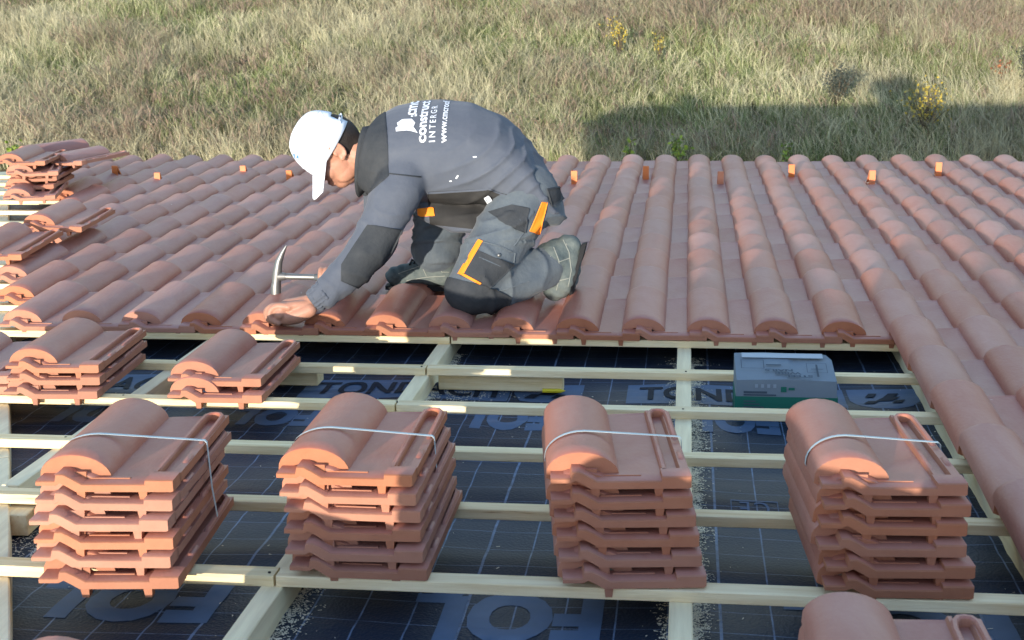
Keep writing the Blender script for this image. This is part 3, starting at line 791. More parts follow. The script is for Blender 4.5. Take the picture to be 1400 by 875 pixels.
def stitch_line(name, src, px, m, r, parent):
    bv = BVHTree.FromPolygons([v.co for v in src.vertices], [tuple(p.vertices) for p in src.polygons]); pts = []
    for i in range(len(px)-1):
        for k in range(6):
            t = k/6; x, y = px[i][0]*(1-t)+px[i+1][0]*t, px[i][1]*(1-t)+px[i+1][1]*t
            d = (M.to_3x3() @ ray(x, y)).normalized(); h = bv.ray_cast(CAMW, d)
            if h[0] is not None and (not pts or (h[0]-pts[-1]).length < .05): pts.append(h[0]+h[1]*r*.4)
    if len(pts) < 3: return
    bm = bmesh.new(); tube(bm, pts, r, 5); e = finish(bm, name, 60); e.transform(Matrix.Translation(-PB)); link(name, e, m, parent)
def nz(p, s, off=0.0): return noise.noise(Vector((p.x*s[0]+off, p.y*s[1]+off*1.7, p.z*s[2]-off)))

# head frame: face looks down to the left
PX = 415.0
HF = (M.to_3x3() @ Vector((-.60, -.24, -.76))).normalized()
HS = M.to_3x3() @ Vector((-.34, .94, -.03)); HS = (HS-HF*HS.dot(HF)).normalized()          # towards his right (away from the camera)
HU = HS.cross(HF).normalized()
if (MI.to_3x3() @ HU).x > 0: HU = -HU
HC = P(452, 203, .36)
def H(f, s, u): return HC+HF*f+HS*s+HU*u
# --- body: head, neck, trunk, arms and hands, one continuous surface
bm = bmesh.new(); AX = (HF, HS, HU)
ball(bm, H(-.008, 0, .012), (.098, .076, .098), AX, 28)
ball(bm, H(.020, 0, -.045), (.074, .066, .090), AX, 24)
ball(bm, H(.054, 0, -.094), (.034, .036, .030), AX)           # chin
ball(bm, H(.020, -.040, -.082), (.050, .022, .034), AX)       # jaw near
ball(bm, H(.020, .040, -.082), (.050, .022, .034), AX)
ball(bm, H(.060, -.034, -.040), (.028, .026, .030), AX)       # cheeks
ball(bm, H(.060, .034, -.040), (.028, .026, .030), AX)
ball(bm, H(.078, 0, .018), (.018, .052, .016), AX)            # brow
limb(bm, [H(.084, 0, .004), H(.098, 0, -.020), H(.112, 0, -.040)], [.009, .011, .013], 12)   # nose
ball(bm, H(.102, -.012, -.044), (.011, .009, .008), AX); ball(bm, H(.102, .012, -.044), (.011, .009, .008), AX)
ball(bm, H(.088, 0, -.068), (.013, .026, .007), AX); ball(bm, H(.086, 0, -.080), (.012, .023, .008), AX)  # lips
for sg in (-1, 1):                                            # ears: rim, lobe, cup
    pts = []
    for k in range(9):
        a = R(-75+k*26); pts.append(H(-.010-.021*math.cos(a)+.004, sg*(.088-.004*math.cos(a)), -.012+.032*math.sin(a)))
    tube(bm, pts, [.0062]*9, 8); ball(bm, H(-.010, sg*.078, -.012), (.021, .009, .031), AX); ball(bm, H(.000, sg*.083, -.040), (.011, .007, .011), AX)
    ball(bm, H(.005, sg*.084, -.014), (.006, .006, .010), AX)
limb(bm, [H(-.035, 0, -.05), P(492, 213, .375), P(525, 210, .385)], [.062, .060, .070])
limb(bm, [P(525, 212, .39), P(600, 215, .40), P(680, 232, .40), P(706, 252, .40)], [.10, .12, .11, .085])
# near arm and fist resting on the tile edge
wr = P(432, 411, .02)
limb(bm, [P(558, 232, .32), P(530, 280, .20), P(504, 338, .125), wr], [.04, .040, .034, .026])
def palmpt(px, py, v): return P(px, py, v)
k0 = palmpt(386, 424, .015)
limb(bm, [wr, palmpt(412, 418, .02), palmpt(394, 420, .02)], [.026, .031, .028], 16)
limb(bm, [palmpt(424, 424, -.008), palmpt(406, 431, -.010), palmpt(392, 434, -.008)], [.022, .028, .026], 14)     # heel of the hand
ball(bm, palmpt(394, 428, .02), .028)
limb(bm, [palmpt(383, 430, -.024), palmpt(385, 430, .045)], [.019, .019], 12)
for i in range(4): limb(bm, [palmpt(424, 416, .004+.010*i), palmpt(404, 417.5, -.014+.017*i), palmpt(384, 420, -.022+.0205*i)], [.016, .0150, .0135], 10)
for i in range(4):
    v = -.024+.0205*i; dx = (-1, -5, -6, -3)[i]
    limb(bm, [palmpt(395+dx*.5, 420+i*.3, v), palmpt(381+dx, 418.5, v), palmpt(371+dx, 425, v-.001), palmpt(371+dx*.8, 436, v-.004), palmpt(381+dx*.4, 442, v-.006)],
         [.0128, .0122, .0112, .0104, .0092], 10)
limb(bm, [palmpt(414, 426, .048), palmpt(396, 432, .060), palmpt(381, 438, .058)], [.017, .014, .0105], 10)
# far arm and the hand that holds the hammer
hw = P(470, 379, .30); hg = P(447, 380, .27)
limb(bm, [P(525, 205, .55), P(522, 325, .44), hw], [.05, .036, .026])
limb(bm, [hw, P(458, 379, .285), P(448, 377, .28)], [.026, .029, .025], 14)
for i in range(4):
    x = 462-i*7.2
    limb(bm, [P(x, 372, .295), P(x-1, 369, .262), P(x-2, 377, .243), P(x-2, 385, .252), P(x-1, 387, .272)], [.0115, .011, .0105, .010, .009], 10)
limb(bm, [P(464, 386, .30), P(452, 390, .275), P(442, 386, .262)], [.014, .012, .0095], 10)
for a, b, c in (((700, 258, .48), (600, 285, .52), (600, 352, .55)), ((712, 268, .32), (648, 385, .17), (742, 368, .32))):
    limb(bm, [P(*a), P(*b), P(*c)], [.075, .05, .04])
body = meld(bm, .0036, 3)
for p in body.polygons: p.use_smooth = True
body.transform(Matrix.Translation(-PB)); link('body', body, 'skin', person)
# eyes, brows
bm = bmesh.new()
for sg in (-1, 1): ball(bm, H(.078, sg*.031, -.008), .0125, AX, 16)
e = finish(bm, 'eyes', 60); e.transform(Matrix.Translation(-PB)); link('eyes', e, 'white_print', person)
bm = bmesh.new()
for sg in (-1, 1): tube(bm, [H(.092, sg*.014, .016), H(.090, sg*.034, .020), H(.076, sg*.052, .014)], [.003, .0045, .003], 8)
e = finish(bm, 'eyebrows', 60); e.transform(Matrix.Translation(-PB)); link('eyebrows', e, 'hair', person)
# --- hair under the cap: back of the head, nape and sideburns
bm = bmesh.new(); ball(bm, H(-.014, 0, .004), (.1, .080, .103), AX, 40)
ball(bm, H(-.050, 0, -.045), (.050, .062, .055), AX, 24)
for v in bm.verts:
    v.co += (v.co-HC).normalized()*(.003*noise.noise(v.co*90))
hm = meld(bm, .005, 1); bm = bmesh.new(); bm.from_mesh(hm)
for co_, no_ in ((H(.030, 0, 0), HF-HU*.25), (H(0, 0, -.022), HF*.75-HU*.6)):
    bmesh.ops.bisect_plane(bm, geom=bm.verts[:]+bm.edges[:]+bm.faces[:], plane_co=co_, plane_no=no_, clear_outer=True)
hm = finish(bm, 'hair', 50); hm.transform(Matrix.Translation(-PB)); link('hair', hm, 'hair', person)
# --- cap
cap = empty('cap', Matrix.Identity(4)); cap.parent = person; cap.matrix_world = Matrix.Translation(PB); cap.matrix_basis = Matrix.Identity(4)
CFv = (HF*math.cos(R(8))-HU*math.sin(R(8))).normalized(); CUv = HS.cross(CFv).normalized()
if CUv.dot(HU) < 0: CUv = -CUv
CC = HC+HU*.030
def Cp(f, s, u): return CC+CFv*f+HS*s+CUv*u
bm = bmesh.new()
NS, NR = 48, 16
ringsv = []
for j in range(NR+1):
    el = (math.pi/2)*(j/NR)
    ring = []
    for k in range(NS):
        a = 2*math.pi*k/NS
        ca, sa = math.cos(a), math.sin(a)
        low = -.012-.018*(ca < -.2)*0
        rf = .112 if ca > 0 else .108
        pu = math.sin(el)**.9
        rad = math.cos(el)**.72
        seam = 1-.012*max(0, 1-abs(((a*6/(2*math.pi)) % 1)-.5)*-1-.5)*0
        wob = 1+.012*noise.noise(Vector((ca*3, sa*3, el*2.5)))
        ring.append(bm.verts.new(Cp(ca*rf*rad*wob, sa*.094*rad*wob, low+.012+(.108*pu)*wob-(.030*(1-pu) if True else 0))))
    ringsv.append(ring)
for j in range(NR):
    for k in range(NS): bm.faces.new((ringsv[j][k], ringsv[j][(k+1) % NS], ringsv[j+1][(k+1) % NS], ringsv[j+1][k]))
bmesh.ops.remove_doubles(bm, verts=bm.verts[:], dist=.0005)
# rear opening above the strap
kill = []
for f in bm.faces:
    c = f.calc_center_median()-CC; fx, ux, sx = c.dot(CFv), c.dot(CUv), c.dot(HS)
    if fx < -.085 and ux < .030 and abs(sx) < .045 and ux > .002: kill.append(f)
bmesh.ops.delete(bm, geom=kill, context='FACES')
cm = finish(bm, 'crown', 60); cm.transform(Matrix.Translation(-PB)); co_ = link('crown', cm, 'cap', cap)
sm = co_.modifiers.new('thick', 'SOLIDIFY'); sm.thickness = .003; sm.offset = -1
crown_w = cm.copy(); crown_w.transform(Matrix.Translation(PB))
bm = bmesh.new(); g = []
for i in range(21):
    sx_ = -.0885+.177*i/20; fi = .108*math.sqrt(max(0.0, 1-(sx_/.0925)**2)); fo = .181-.040*abs(sx_/.0885)**3.5
    row = []
    for t in range(8):
        q = t/7; f = fi+(fo-fi)*q
        row.append(bm.verts.new(Cp(f, sx_*(1-.06*q), -.022-(.62-.22*abs(sx_/.0885))*(f-fi)-.55*sx_*sx_*q)))
    g.append(row)
for i in range(20):
    for t in range(7): bm.faces.new((g[i][t], g[i+1][t], g[i+1][t+1], g[i][t+1]))
bmm = finish(bm, 'brim', 60); bmm.transform(Matrix.Translation(-PB)); bo = link('brim', bmm, 'cap', cap)
sm = bo.modifiers.new('thick', 'SOLIDIFY'); sm.thickness = .004; sm.offset = 0
MT['capseam'] = mat('cap_seam_thread', (0.50, 0.53, 0.57), 0.9, 0.1)
for q in ([(436, 153), (420, 172), (411, 195), (408, 222)], [(438, 153), (450, 170), (452, 190), (448, 206)], [(434, 152), (412, 162), (400, 182)], [(405, 224), (415, 230), (426, 228), (434, 220)]): stitch_line('seam', crown_w, q, 'capseam', .0014, cap)
bm = bmesh.new(); a = [Cp(-.110+.006*abs(k)/3*0, .016*k, -.006) for k in range(-3, 4)]
pts = [Cp(-.109*math.cos(R(k*13)), .096*math.sin(R(k*13)), -.008) for k in range(-3, 4)]
tube(bm, pts, [(.002, .010)]*7, 8)
e = finish(bm, 'strap', 40); e.transform(Matrix.Translation(-PB)); link('cap_strap', e, 'cap', cap)

# --- jacket
bm = bmesh.new(); U3 = M.to_3x3()
TAU = R(22)
def ring(px, py, v, w, d, ang):
    # ang: direction of the spine in the picture plane; width axis tips towards the camera
    sp = U3 @ Vector((-math.cos(R(ang)), 0, math.sin(R(ang)))); up = U3 @ Vector((math.sin(R(ang)), 0, math.cos(R(ang)))); y = VX
    a = y*math.cos(TAU)+up*math.sin(TAU); b = up*math.cos(TAU)-y*math.sin(TAU)
    return (P(px, py, v), a*w, b*d)
rings(bm, [ring(742, 240, .40, .185, .138, -30), ring(732, 236, .40, .198, .148, -26), ring(704, 224, .40, .204, .150, -16), ring(650, 208, .40, .200, .148, -5),
           ring(600, 205, .40, .212, .148, 2), ring(560, 206, .40, .218, .142, 6), ring(528, 207, .395, .200, .130, 9), ring(503, 209, .385, .125, .108, 12)])
limb(bm, [P(566, 222, .29), P(540, 266, .185), P(512, 326, .115), P(480, 368, .07), P(444, 402, .03)], [.082, .080, .068, .060, .047], 22)
limb(bm, [P(530, 200, .56), P(524, 262, .51), P(520, 330, .44), P(492, 362, .365), P(474, 377, .31)], [.080, .072, .062, .054, .044], 20)
# hanging front of the jacket
rings(bm, [ring(582, 262, .42, .15, .055, 0), ring(620, 278, .42, .16, .050, -4), ring(660, 283, .41, .16, .040, -4), ring(700, 272, .40, .15, .035, 0)])
jk = meld(bm, .0065, 16)
arm_a, arm_b = P(548, 240, .20), P(440, 404, .03); ad = (arm_b-arm_a); al = ad.length; ad.normalize()
def jfold(p, n):
    t = (p-arm_a).dot(ad)/al; dist = (p-arm_a-ad*(p-arm_a).dot(ad)).length
    loc = MI @ p
    x, y = project(loc)[:2]; kk = .35 if (530 < x < 640 and y < 205) else 1
    d = kk*(.006*nz(p, (5, 3.5, 5))+.0035*nz(p, (13, 9, 13), 3))
    # drag lines on the back run from the shoulder towards the hip
    x, y = project(loc)[:2]
    s = (x-560)*.62+(y-230)*.85
    w_ = math.sin(s*.13+6*nz(p, (3, 3, 3), 9)); d += .011*(1-abs(w_))**2.2*max(0, min(1, (x-575)/70))*max(0, min(1, (y-160)/40))*(.4+1.2*abs(nz(p, (4, 4, 4), 12)))
    if dist < .12 and 0 < t < 1.05:
        d += .010*(1-abs(math.sin(t*17+4*nz(p, (7, 7, 7), 1))))**2*(.25+1.3*abs(nz(p, (4, 4, 4), 6)))*min(1, t*3)
        if t > .93: d += .0025*math.sin(math.atan2((p-arm_a).dot(VX), (p-arm_a).dot(ad.cross(VX)))*26)
    return d
fold(jk, jfold)
jacket, jkw = add_cloth('jacket', jk, 'jacket')
patch('shoulder_yoke', jkw, [(478, 150), (526, 138), (531, 240), (500, 268), (478, 260)], 'darkcloth', .003)
patch('elbow_patch', jkw, [(503, 307), (548, 314), (516, 376), (494, 396), (466, 384), (467, 362)], 'darkcloth', .004, vmax=.24)
patch('lining', jkw, [(584, 262), (660, 258), (696, 266), (690, 296), (655, 314), (588, 306)], 'lining', .002)
patch('orange_flash', jkw, [(570, 286), (590, 284), (592, 294), (568, 294)], 'orange', .006)
patch('seam', jkw, [(526, 236), (575, 241), (575, 242.5), (526, 237.5)], 'darkcloth', .0015)
patch('seam', jkw, [(583, 262), (668, 257), (668, 258.4), (583, 263.4)], 'jacket', .004)
patch('seam', jkw, [(668, 257), (708, 272), (708, 273.6), (668, 258.6)], 'jacket', .004)
patch('zip_tag', jkw, [(661, 268), (667, 265), (676, 277), (671, 281)], 'white_print', .008)
for q in ([(646, 214.5), (651, 213.8), (651, 214.8), (647, 215.3)], [(622.5, 243.5), (625.5, 239), (626.3, 239.5), (623.4, 244)], [(614, 247), (617, 246.6), (617, 247.3), (614.4, 247.7)]): patch('paint_spot', jkw, q, 'white_print', .0015)
# ribbed cuff of the near sleeve
bm = bmesh.new(); c0, c1_ = P(446, 399, .03), P(428, 413, .02)
dv = (c1_-c0).normalized(); sa = dv.cross(VX).normalized(); sb = dv.cross(sa).normalized(); NR_ = 72; prev = None
for j in range(9):
    t = j/8; r0 = .043-.006*t; rg = []
    for k in range(NR_):
        a = 2*math.pi*k/NR_; rr = r0+.0022*math.sin(a*18)+.002*math.sin(t*18)
        rg.append(bm.verts.new(c0+(c1_-c0)*t+sa*(rr*math.cos(a))+sb*(rr*math.sin(a))))
    if prev:
        for k in range(NR_): bm.faces.new((prev[k], prev[(k+1) % NR_], rg[(k+1) % NR_], rg[k]))
    prev = rg
e = finish(bm, 'cuff', 70); e.transform(Matrix.Translation(-PB)); o = link('cuff', e, 'jacket', person)
sm = o.modifiers.new('thick', 'SOLIDIFY'); sm.thickness = .004; sm.offset = -1
# collar: open standing tube round the neck
bm = bmesh.new(); prev = None; NRc = 40
cr = [(524, 210, .385, .120, .098, 14), (514, 213, .382, .112, .098, 13), (505, 217, .378, .100, .106, 11), (498, 220, .374, .094, .116, 9), (494, 222, .372, .096, .120, 8)]
for (px, py, v, w, d, an) in cr:
    c, a_, b_ = ring(px, py, v, w, d, an); rg = [bm.verts.new(c+a_*math.cos(2*math.pi*k/NRc)+b_*math.sin(2*math.pi*k/NRc)+(a_+b_)*(.05*noise.noise(Vector((k*.5, px*.1, 0))))) for k in range(NRc)]
    if prev:
        for k in range(NRc): bm.faces.new((prev[k], prev[(k+1) % NRc], rg[(k+1) % NRc], rg[k]))
    prev = rg
e = finish(bm, 'collar', 70); e.transform(Matrix.Translation(-PB)); o = link('collar', e, 'darkcloth', person)
sm = o.modifiers.new('thick', 'SOLIDIFY'); sm.thickness = .006; sm.offset = 1

# --- print on the back, projected onto the cloth from outside
bvh = BVHTree.FromPolygons([v.co for v in jkw.vertices], [tuple(p.vertices) for p in jkw.polygons])
o0 = P(594, 192, .28)
# reading direction climbs across the back (away from the camera), letter tops point to the neck
hit = bvh.ray_cast(CAMW, (o0-CAMW).normalized()); o0 = hit[0]
hit2 = bvh.ray_cast(CAMW, (P(596, 158, .35)-CAMW).normalized())[0]
rd = (hit2-o0).normalized()
hit3 = bvh.ray_cast(CAMW, (P(560, 188, .3)-CAMW).normalized())[0]
up = (hit3-o0); up = (up-rd*up.dot(rd)).normalized(); nrm = rd.cross(up).normalized()
if nrm.dot(CAMW-o0) < 0: nrm = -nrm
def cloth_print(body_, h, along, across, m='white_print', sp=1.0, bold=0.0, bmx=None, name='lettering', sx=1.0):
    b = bmx or text_bm(body_, 1.0, sp, bold/h, step=.06/h*.25)
    if bmx is None:
        y1 = max(v.co.y for v in b.verts); x0 = min(v.co.x for v in b.verts)
        cap_h = .70
    bad = []
    for v in b.verts:
        if bmx is None: x, y = (v.co.x-x0)*h/cap_h*.999*sx, v.co.y*h/cap_h
        else: x, y = v.co.x, v.co.y
        p = o0+rd*(along+x)+up*(across+y)+nrm*.3
        h_ = bvh.ray_cast(p, -nrm, .7)
        if h_[0] is None: bad.append(v)
        else: v.co = h_[0]+h_[1]*.0025
    if bad: bmesh.ops.delete(b, geom=bad, context='VERTS')
    e = finish(b); e.transform(Matrix.Translation(-PB)); return link(name, e, m, jacket)
cloth_print('www.cmcroof', .022, -.010, -.038, bold=.0004, sx=1.32)
cloth_print('INTERGR', .020, -.006, -.002, sp=1.45, bold=.0001, sx=1.25)
cloth_print('construct', .032, -.006, .028, bold=.0008, sx=1.40)
cloth_print('cmc', .040, .135, .068, bold=.001, sx=1.3)
lg = bmesh.new()
for poly in ([(.045, .085), (.058, .070), (.075, .066), (.098, .076), (.104, .100), (.088, .112), (.070, .108), (.066, .114), (.048, .112)], [(.030, .058), (.058, .070), (.045, .085), (.040, .074)],
             [(.110, .073), (.116, .073), (.116, .079), (.110, .079)], [(.119, .073), (.125, .073), (.125, .079), (.119, .079)], [(.110, .064), (.116, .064), (.116, .070), (.110, .070)], [(.119, .064), (.125, .064), (.125, .070), (.119, .070)]):
    lg.faces.new([lg.verts.new((x*1.12, .066+(y-.066)*1.35, 0)) for x, y in poly])
cut_grid(lg, .012); cloth_print(None, 1, 0, 0, bmx=lg, name='emblem')
# small blue print on the front of the cap
cb = BVHTree.FromPolygons([v.co for v in crown_w.vertices], [tuple(p.vertices) for p in crown_w.polygons])
b = text_bm('RA', .024, 1.0, .001, step=.01); bad = []
w_ = width(b)
for v in b.verts:
    x, y = v.co.x-w_/2, v.co.y
    px, py = 404+x*330*.9+y*60, 217+x*330*.30-y*330
    h_ = cb.ray_cast(CAMW, (W(on_v(px, py, .3))-CAMW).normalized())
    if h_[0] is None: bad.append(v)
    else: v.co = h_[0]+(CAMW-h_[0]).normalized()*.002
bmesh.ops.delete(b, geom=bad, context='VERTS')
e = finish(b); e.transform(Matrix.Translation(-PB)); link('lettering', e, 'blue_print', cap)

# --- trousers
bm = bmesh.new()
rings(bm, [ring(690, 244, .40, .17, .12, -14), ring(722, 258, .40, .17, .112, -20), ring(742, 256, .40, .172, .122, -28), ring(750, 256, .40, .150, .098, -34), ring(757, 258, .40, .09, .055, -36)])
limb(bm, [P(722, 268, .31), P(690, 318, .25), P(662, 366, .185), P(644, 394, .155)], [.104, .100, .092, .080], 22)
limb(bm, [P(646, 396, .155), P(690, 388, .225), P(728, 372, .30), P(746, 364, .33)], [.078, .078, .074, .066], 22)
limb(bm, [P(706, 258, .49), P(650, 268, .53), P(606, 276, .555)], [.11, .10, .085], 20)
limb(bm, [P(604, 278, .555), P(598, 312, .56), P(598, 344, .565)], [.086, .088, .086], 20)
tr = meld(bm, .0065, 12)
def tfold(p, n):
    d = .007*nz(p, (6, 6, 6), 2)+.0035*nz(p, (14, 14, 9), 5)
    x, y = project(MI @ p)[:2]
    if x > 660 and y > 330: d += .010*(1-abs(math.sin((x*.8-y*.35)*.11+5*nz(p, (5, 5, 5), 8))))**2
    if x < 640 and y < 360: d += .009*(1-abs(math.sin(y*.13+5*nz(p, (6, 6, 6), 4))))**2
    if y > 290 and y < 330: d += .009*(1-abs(math.sin((y*.9+x*.4)*.13+4*nz(p, (6, 6, 6), 3))))**2
    return d
fold(tr, tfold)
trousers, trw = add_cloth('trousers', tr, 'trouser')
patch('knee_patch', trw, [(612, 372), (630, 376), (662, 390), (700, 398), (690, 430), (610, 430), (596, 400)], 'darkcloth', .005, vmax=.30)
patch('thigh_pocket', trw, [(650, 341), (702, 362), (668, 394), (628, 376)], 'darkcloth', .003, vmax=.36)
patch('orange_piping', trw, [(655, 327), (658.5, 329), (631.5, 376), (627, 375)], 'orange', .006, vmax=.36)
patch('orange_piping', trw, [(627, 374), (632, 373.5), (655, 386), (653.5, 388)], 'orange', .006, vmax=.36)
patch('orange_flash', trw, [(740, 276), (747, 276), (736, 320), (723, 316)], 'orange', .003, vmax=.5)
patch('rear_pocket', trw, [(746, 258), (770, 254), (772, 268), (752, 280)], 'darkcloth', .006)
patch('hip_panel', trw, [(668, 290), (700, 280), (722, 284), (716, 318), (690, 306)], 'darkcloth', .004, vmax=.42)
for q in ([(661, 331), (682, 336), (704, 346)], [(704, 346), (702, 362)], [(655, 352), (690, 366)], [(708, 290), (716, 318), (700, 340)], [(650, 402), (690, 396), (730, 382)]): stitch_line('seam', trw, q, 'trouser', .0028, trousers)
bm = bmesh.new(); s_ = P(682, 349, .13); ball(bm, s_, .012)
h_ = BVHTree.FromPolygons([v.co for v in trw.vertices], [tuple(p.vertices) for p in trw.polygons]).ray_cast(CAMW, (P(682, 349, .2)-CAMW).normalized())
bm.free(); bm = bmesh.new(); ball(bm, h_[0], (.007, .007, .007), None, 12); e = finish(bm, 'snap', 60); e.transform(Matrix.Translation(-PB)); link('snap_button', e, 'steel', person)

# --- boots
MT['stitch'] = mat('pale_stitching', (0.25, 0.26, 0.225), 0.8, 0.2)
def boot(name, upper, sole, label, stitches):
    b = bmesh.new()
    for pts, rad in upper: limb(b, pts, rad, 18)
    me = meld(b, .006, 3)
    fold(me, lambda p, n: .005*nz(p, (14, 14, 14), 1)+.0016*math.sin((p.x+p.z)*140+4*nz(p, (9, 9, 9), 3)))
    for p in me.polygons: p.use_smooth = True
    bw_ = me.copy(); me.transform(Matrix.Translation(-PB)); o = link(name, me, 'boot', person); o['label'] = label
    for q in stitches: stitch_line('stitching', bw_, q, 'stitch', .0017, o)
    b = bmesh.new()
    for a, c, w, th, nn in sole:
        d = (c-a).normalized(); s = nn.cross(d).normalized()
        prev = None
        for k in range(9):
            t = k/8; ww = w*(.80+.25*math.sin(t*math.pi)*(1.0 if t > .5 else .7))*(1 if 0 < k < 8 else .72); cc = a+(c-a)*t
            hh = th*(1.0+.35*(1 if t < .28 else 0))
            r_ = [b.verts.new(cc+s*x+nn*y) for x, y in ((-ww, 0), (ww, 0), (ww*.96, hh), (-ww*.96, hh))]
            if prev:
                for q in range(4): b.faces.new((prev[q], prev[(q+1) % 4], r_[(q+1) % 4], r_[q]))
            else: b.faces.new(r_[::-1])
            prev = r_
        b.faces.new(prev)
    e = finish(b, 'sole', 40); e.transform(Matrix.Translation(-PB)); link('sole', e, 'sole', o)
RU = U3 @ Vector((1, 0, 0)); RN = U3 @ Vector((0, 0, 1))
boot('boot', [([P(742, 366, .33), P(758, 352, .35), P(776, 342, .365)], [.064, .062, .050]),
              ([P(776, 340, .365), P(774, 362, .36), P(768, 384, .355), P(760, 394, .35)], [.048, .054, .052, .042])],
     [(P(796, 333, .37), P(779, 404, .36), .045, .012, (RU*.97+RN*.24).normalized())], 'dusty grey work boot standing on its toe with the sole to the right', [[(757, 338), (764, 356), (765, 380), (760, 400)], [(770, 328), (778, 345), (781, 370), (776, 396)], [(764, 358), (781, 352)], [(763, 384), (780, 380)], [(752, 350), (760, 362), (757, 388)]])
boot('boot', [([P(600, 346, .565), P(602, 362, .565), P(603, 372, .565)], [.066, .058, .050]),
              ([P(608, 374, .565), P(584, 372, .56), P(560, 376, .555), P(540, 378, .55)], [.046, .048, .043, .036])],
     [(P(619, 388, .565), P(528, 389, .548), .046, -.014, RN)], 'dusty work boot planted flat on the tiles', [[(545, 374), (568, 366), (592, 358)], [(556, 384), (582, 379), (614, 377)], [(578, 366), (584, 380)], [(598, 358), (604, 372), (616, 372)]])
bm = bmesh.new()
for k in range(5):
    a = P(560+k*6, 362-k*2.0, .53); c = P(566+k*6, 357-k*2.0, .60); tube(bm, [a, (a+c)/2+RN*.012, c], .0032, 6)
e = finish(bm, 'laces', 60); e.transform(Matrix.Translation(-PB)); link('laces', e, 'sole', person)

# ------------------------------------------------------------------ hammer, held in the far hand
HMB = P(384, 380, .27); ham = empty('hammer', Matrix.Translation(HMB)); props(ham, 'steel roofing hammer with a pointed claw held above the tile edge', 'hammer')
bm = bmesh.new()
hp_ = [(377, 402, .0175), (377.3, 390, .0175), (377.8, 386.5, .0155), (378.5, 378, .0175), (379.5, 368, .0150), (381.5, 357, .0125), (386, 346, .0085), (391.5, 336, .0028)]
tube(bm, [P(a, b, .27)-HMB for a, b, r in hp_], [(r, r) for a, b, r in hp_], 12)
tube(bm, [P(381, 378, .27)-HMB, P(391, 378, .27)-HMB], [.017, .012], 10)
e = finish(bm, 'head', 40); link('head', e, 'steel', ham)
bm = bmesh.new(); tube(bm, [P(388, 378, .27)-HMB, P(410, 378.5, .27)-HMB, P(432, 379, .27)-HMB], [.0105, .0100, .0105], 12); link('shaft', finish(bm, 'shaft', 40), 'steel', ham)
bm = bmesh.new(); tube(bm, [P(430, 379, .27)-HMB, P(445, 379.5, .27)-HMB, P(486, 380.5, .29)-HMB, P(490, 380.5, .29)-HMB], [.011, .0125, .013, .010], 12); link('grip', finish(bm, 'grip', 40), 'grip', ham)

# ------------------------------------------------------------------ the meadow below: grass, weeds, shrubs
def vnoise(x, y, seed):
    r = np.random.default_rng(seed); T = r.random((64, 64))
    xi = np.floor(x).astype(int); yi = np.floor(y).astype(int); fx = x-xi; fy = y-yi
    fx = fx*fx*(3-2*fx); fy = fy*fy*(3-2*fy)
    g = lambda a, b: T[a % 64, b % 64]
    return (g(xi, yi)*(1-fx)+g(xi+1, yi)*fx)*(1-fy)+(g(xi, yi+1)*(1-fx)+g(xi+1, yi+1)*fx)*fy
def fbm(x, y, s, seed): return (vnoise(x*s, y*s, seed)+.5*vnoise(x*s*2.1, y*s*2.1, seed+1)+.25*vnoise(x*s*4.3, y*s*4.3, seed+2))/1.75
A0, A1, B0, B1 = on_ground(-60, -60), on_ground(1460, -60), on_ground(-60, 222), on_ground(1460, 222)
YN, YF = min(B0.y, B1.y)-.3, max(A0.y, A1.y)+1.0
XL, XR = min(A0.x, B0.x)-1.0, max(A1.x, B1.x)+1.0
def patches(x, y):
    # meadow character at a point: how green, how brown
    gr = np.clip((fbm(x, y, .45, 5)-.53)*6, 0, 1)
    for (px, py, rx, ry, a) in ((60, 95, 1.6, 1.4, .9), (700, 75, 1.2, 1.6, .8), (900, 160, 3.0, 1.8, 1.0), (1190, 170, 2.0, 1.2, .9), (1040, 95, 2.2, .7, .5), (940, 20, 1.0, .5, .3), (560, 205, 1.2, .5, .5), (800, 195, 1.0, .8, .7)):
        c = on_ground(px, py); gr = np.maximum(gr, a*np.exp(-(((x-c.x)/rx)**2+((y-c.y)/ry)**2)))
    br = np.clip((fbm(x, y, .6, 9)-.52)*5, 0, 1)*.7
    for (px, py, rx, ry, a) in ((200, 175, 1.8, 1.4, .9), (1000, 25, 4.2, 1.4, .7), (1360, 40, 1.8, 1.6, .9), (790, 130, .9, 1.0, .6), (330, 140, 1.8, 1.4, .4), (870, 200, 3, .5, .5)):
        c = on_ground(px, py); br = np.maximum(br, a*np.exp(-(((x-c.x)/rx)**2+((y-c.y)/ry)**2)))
    return gr, br
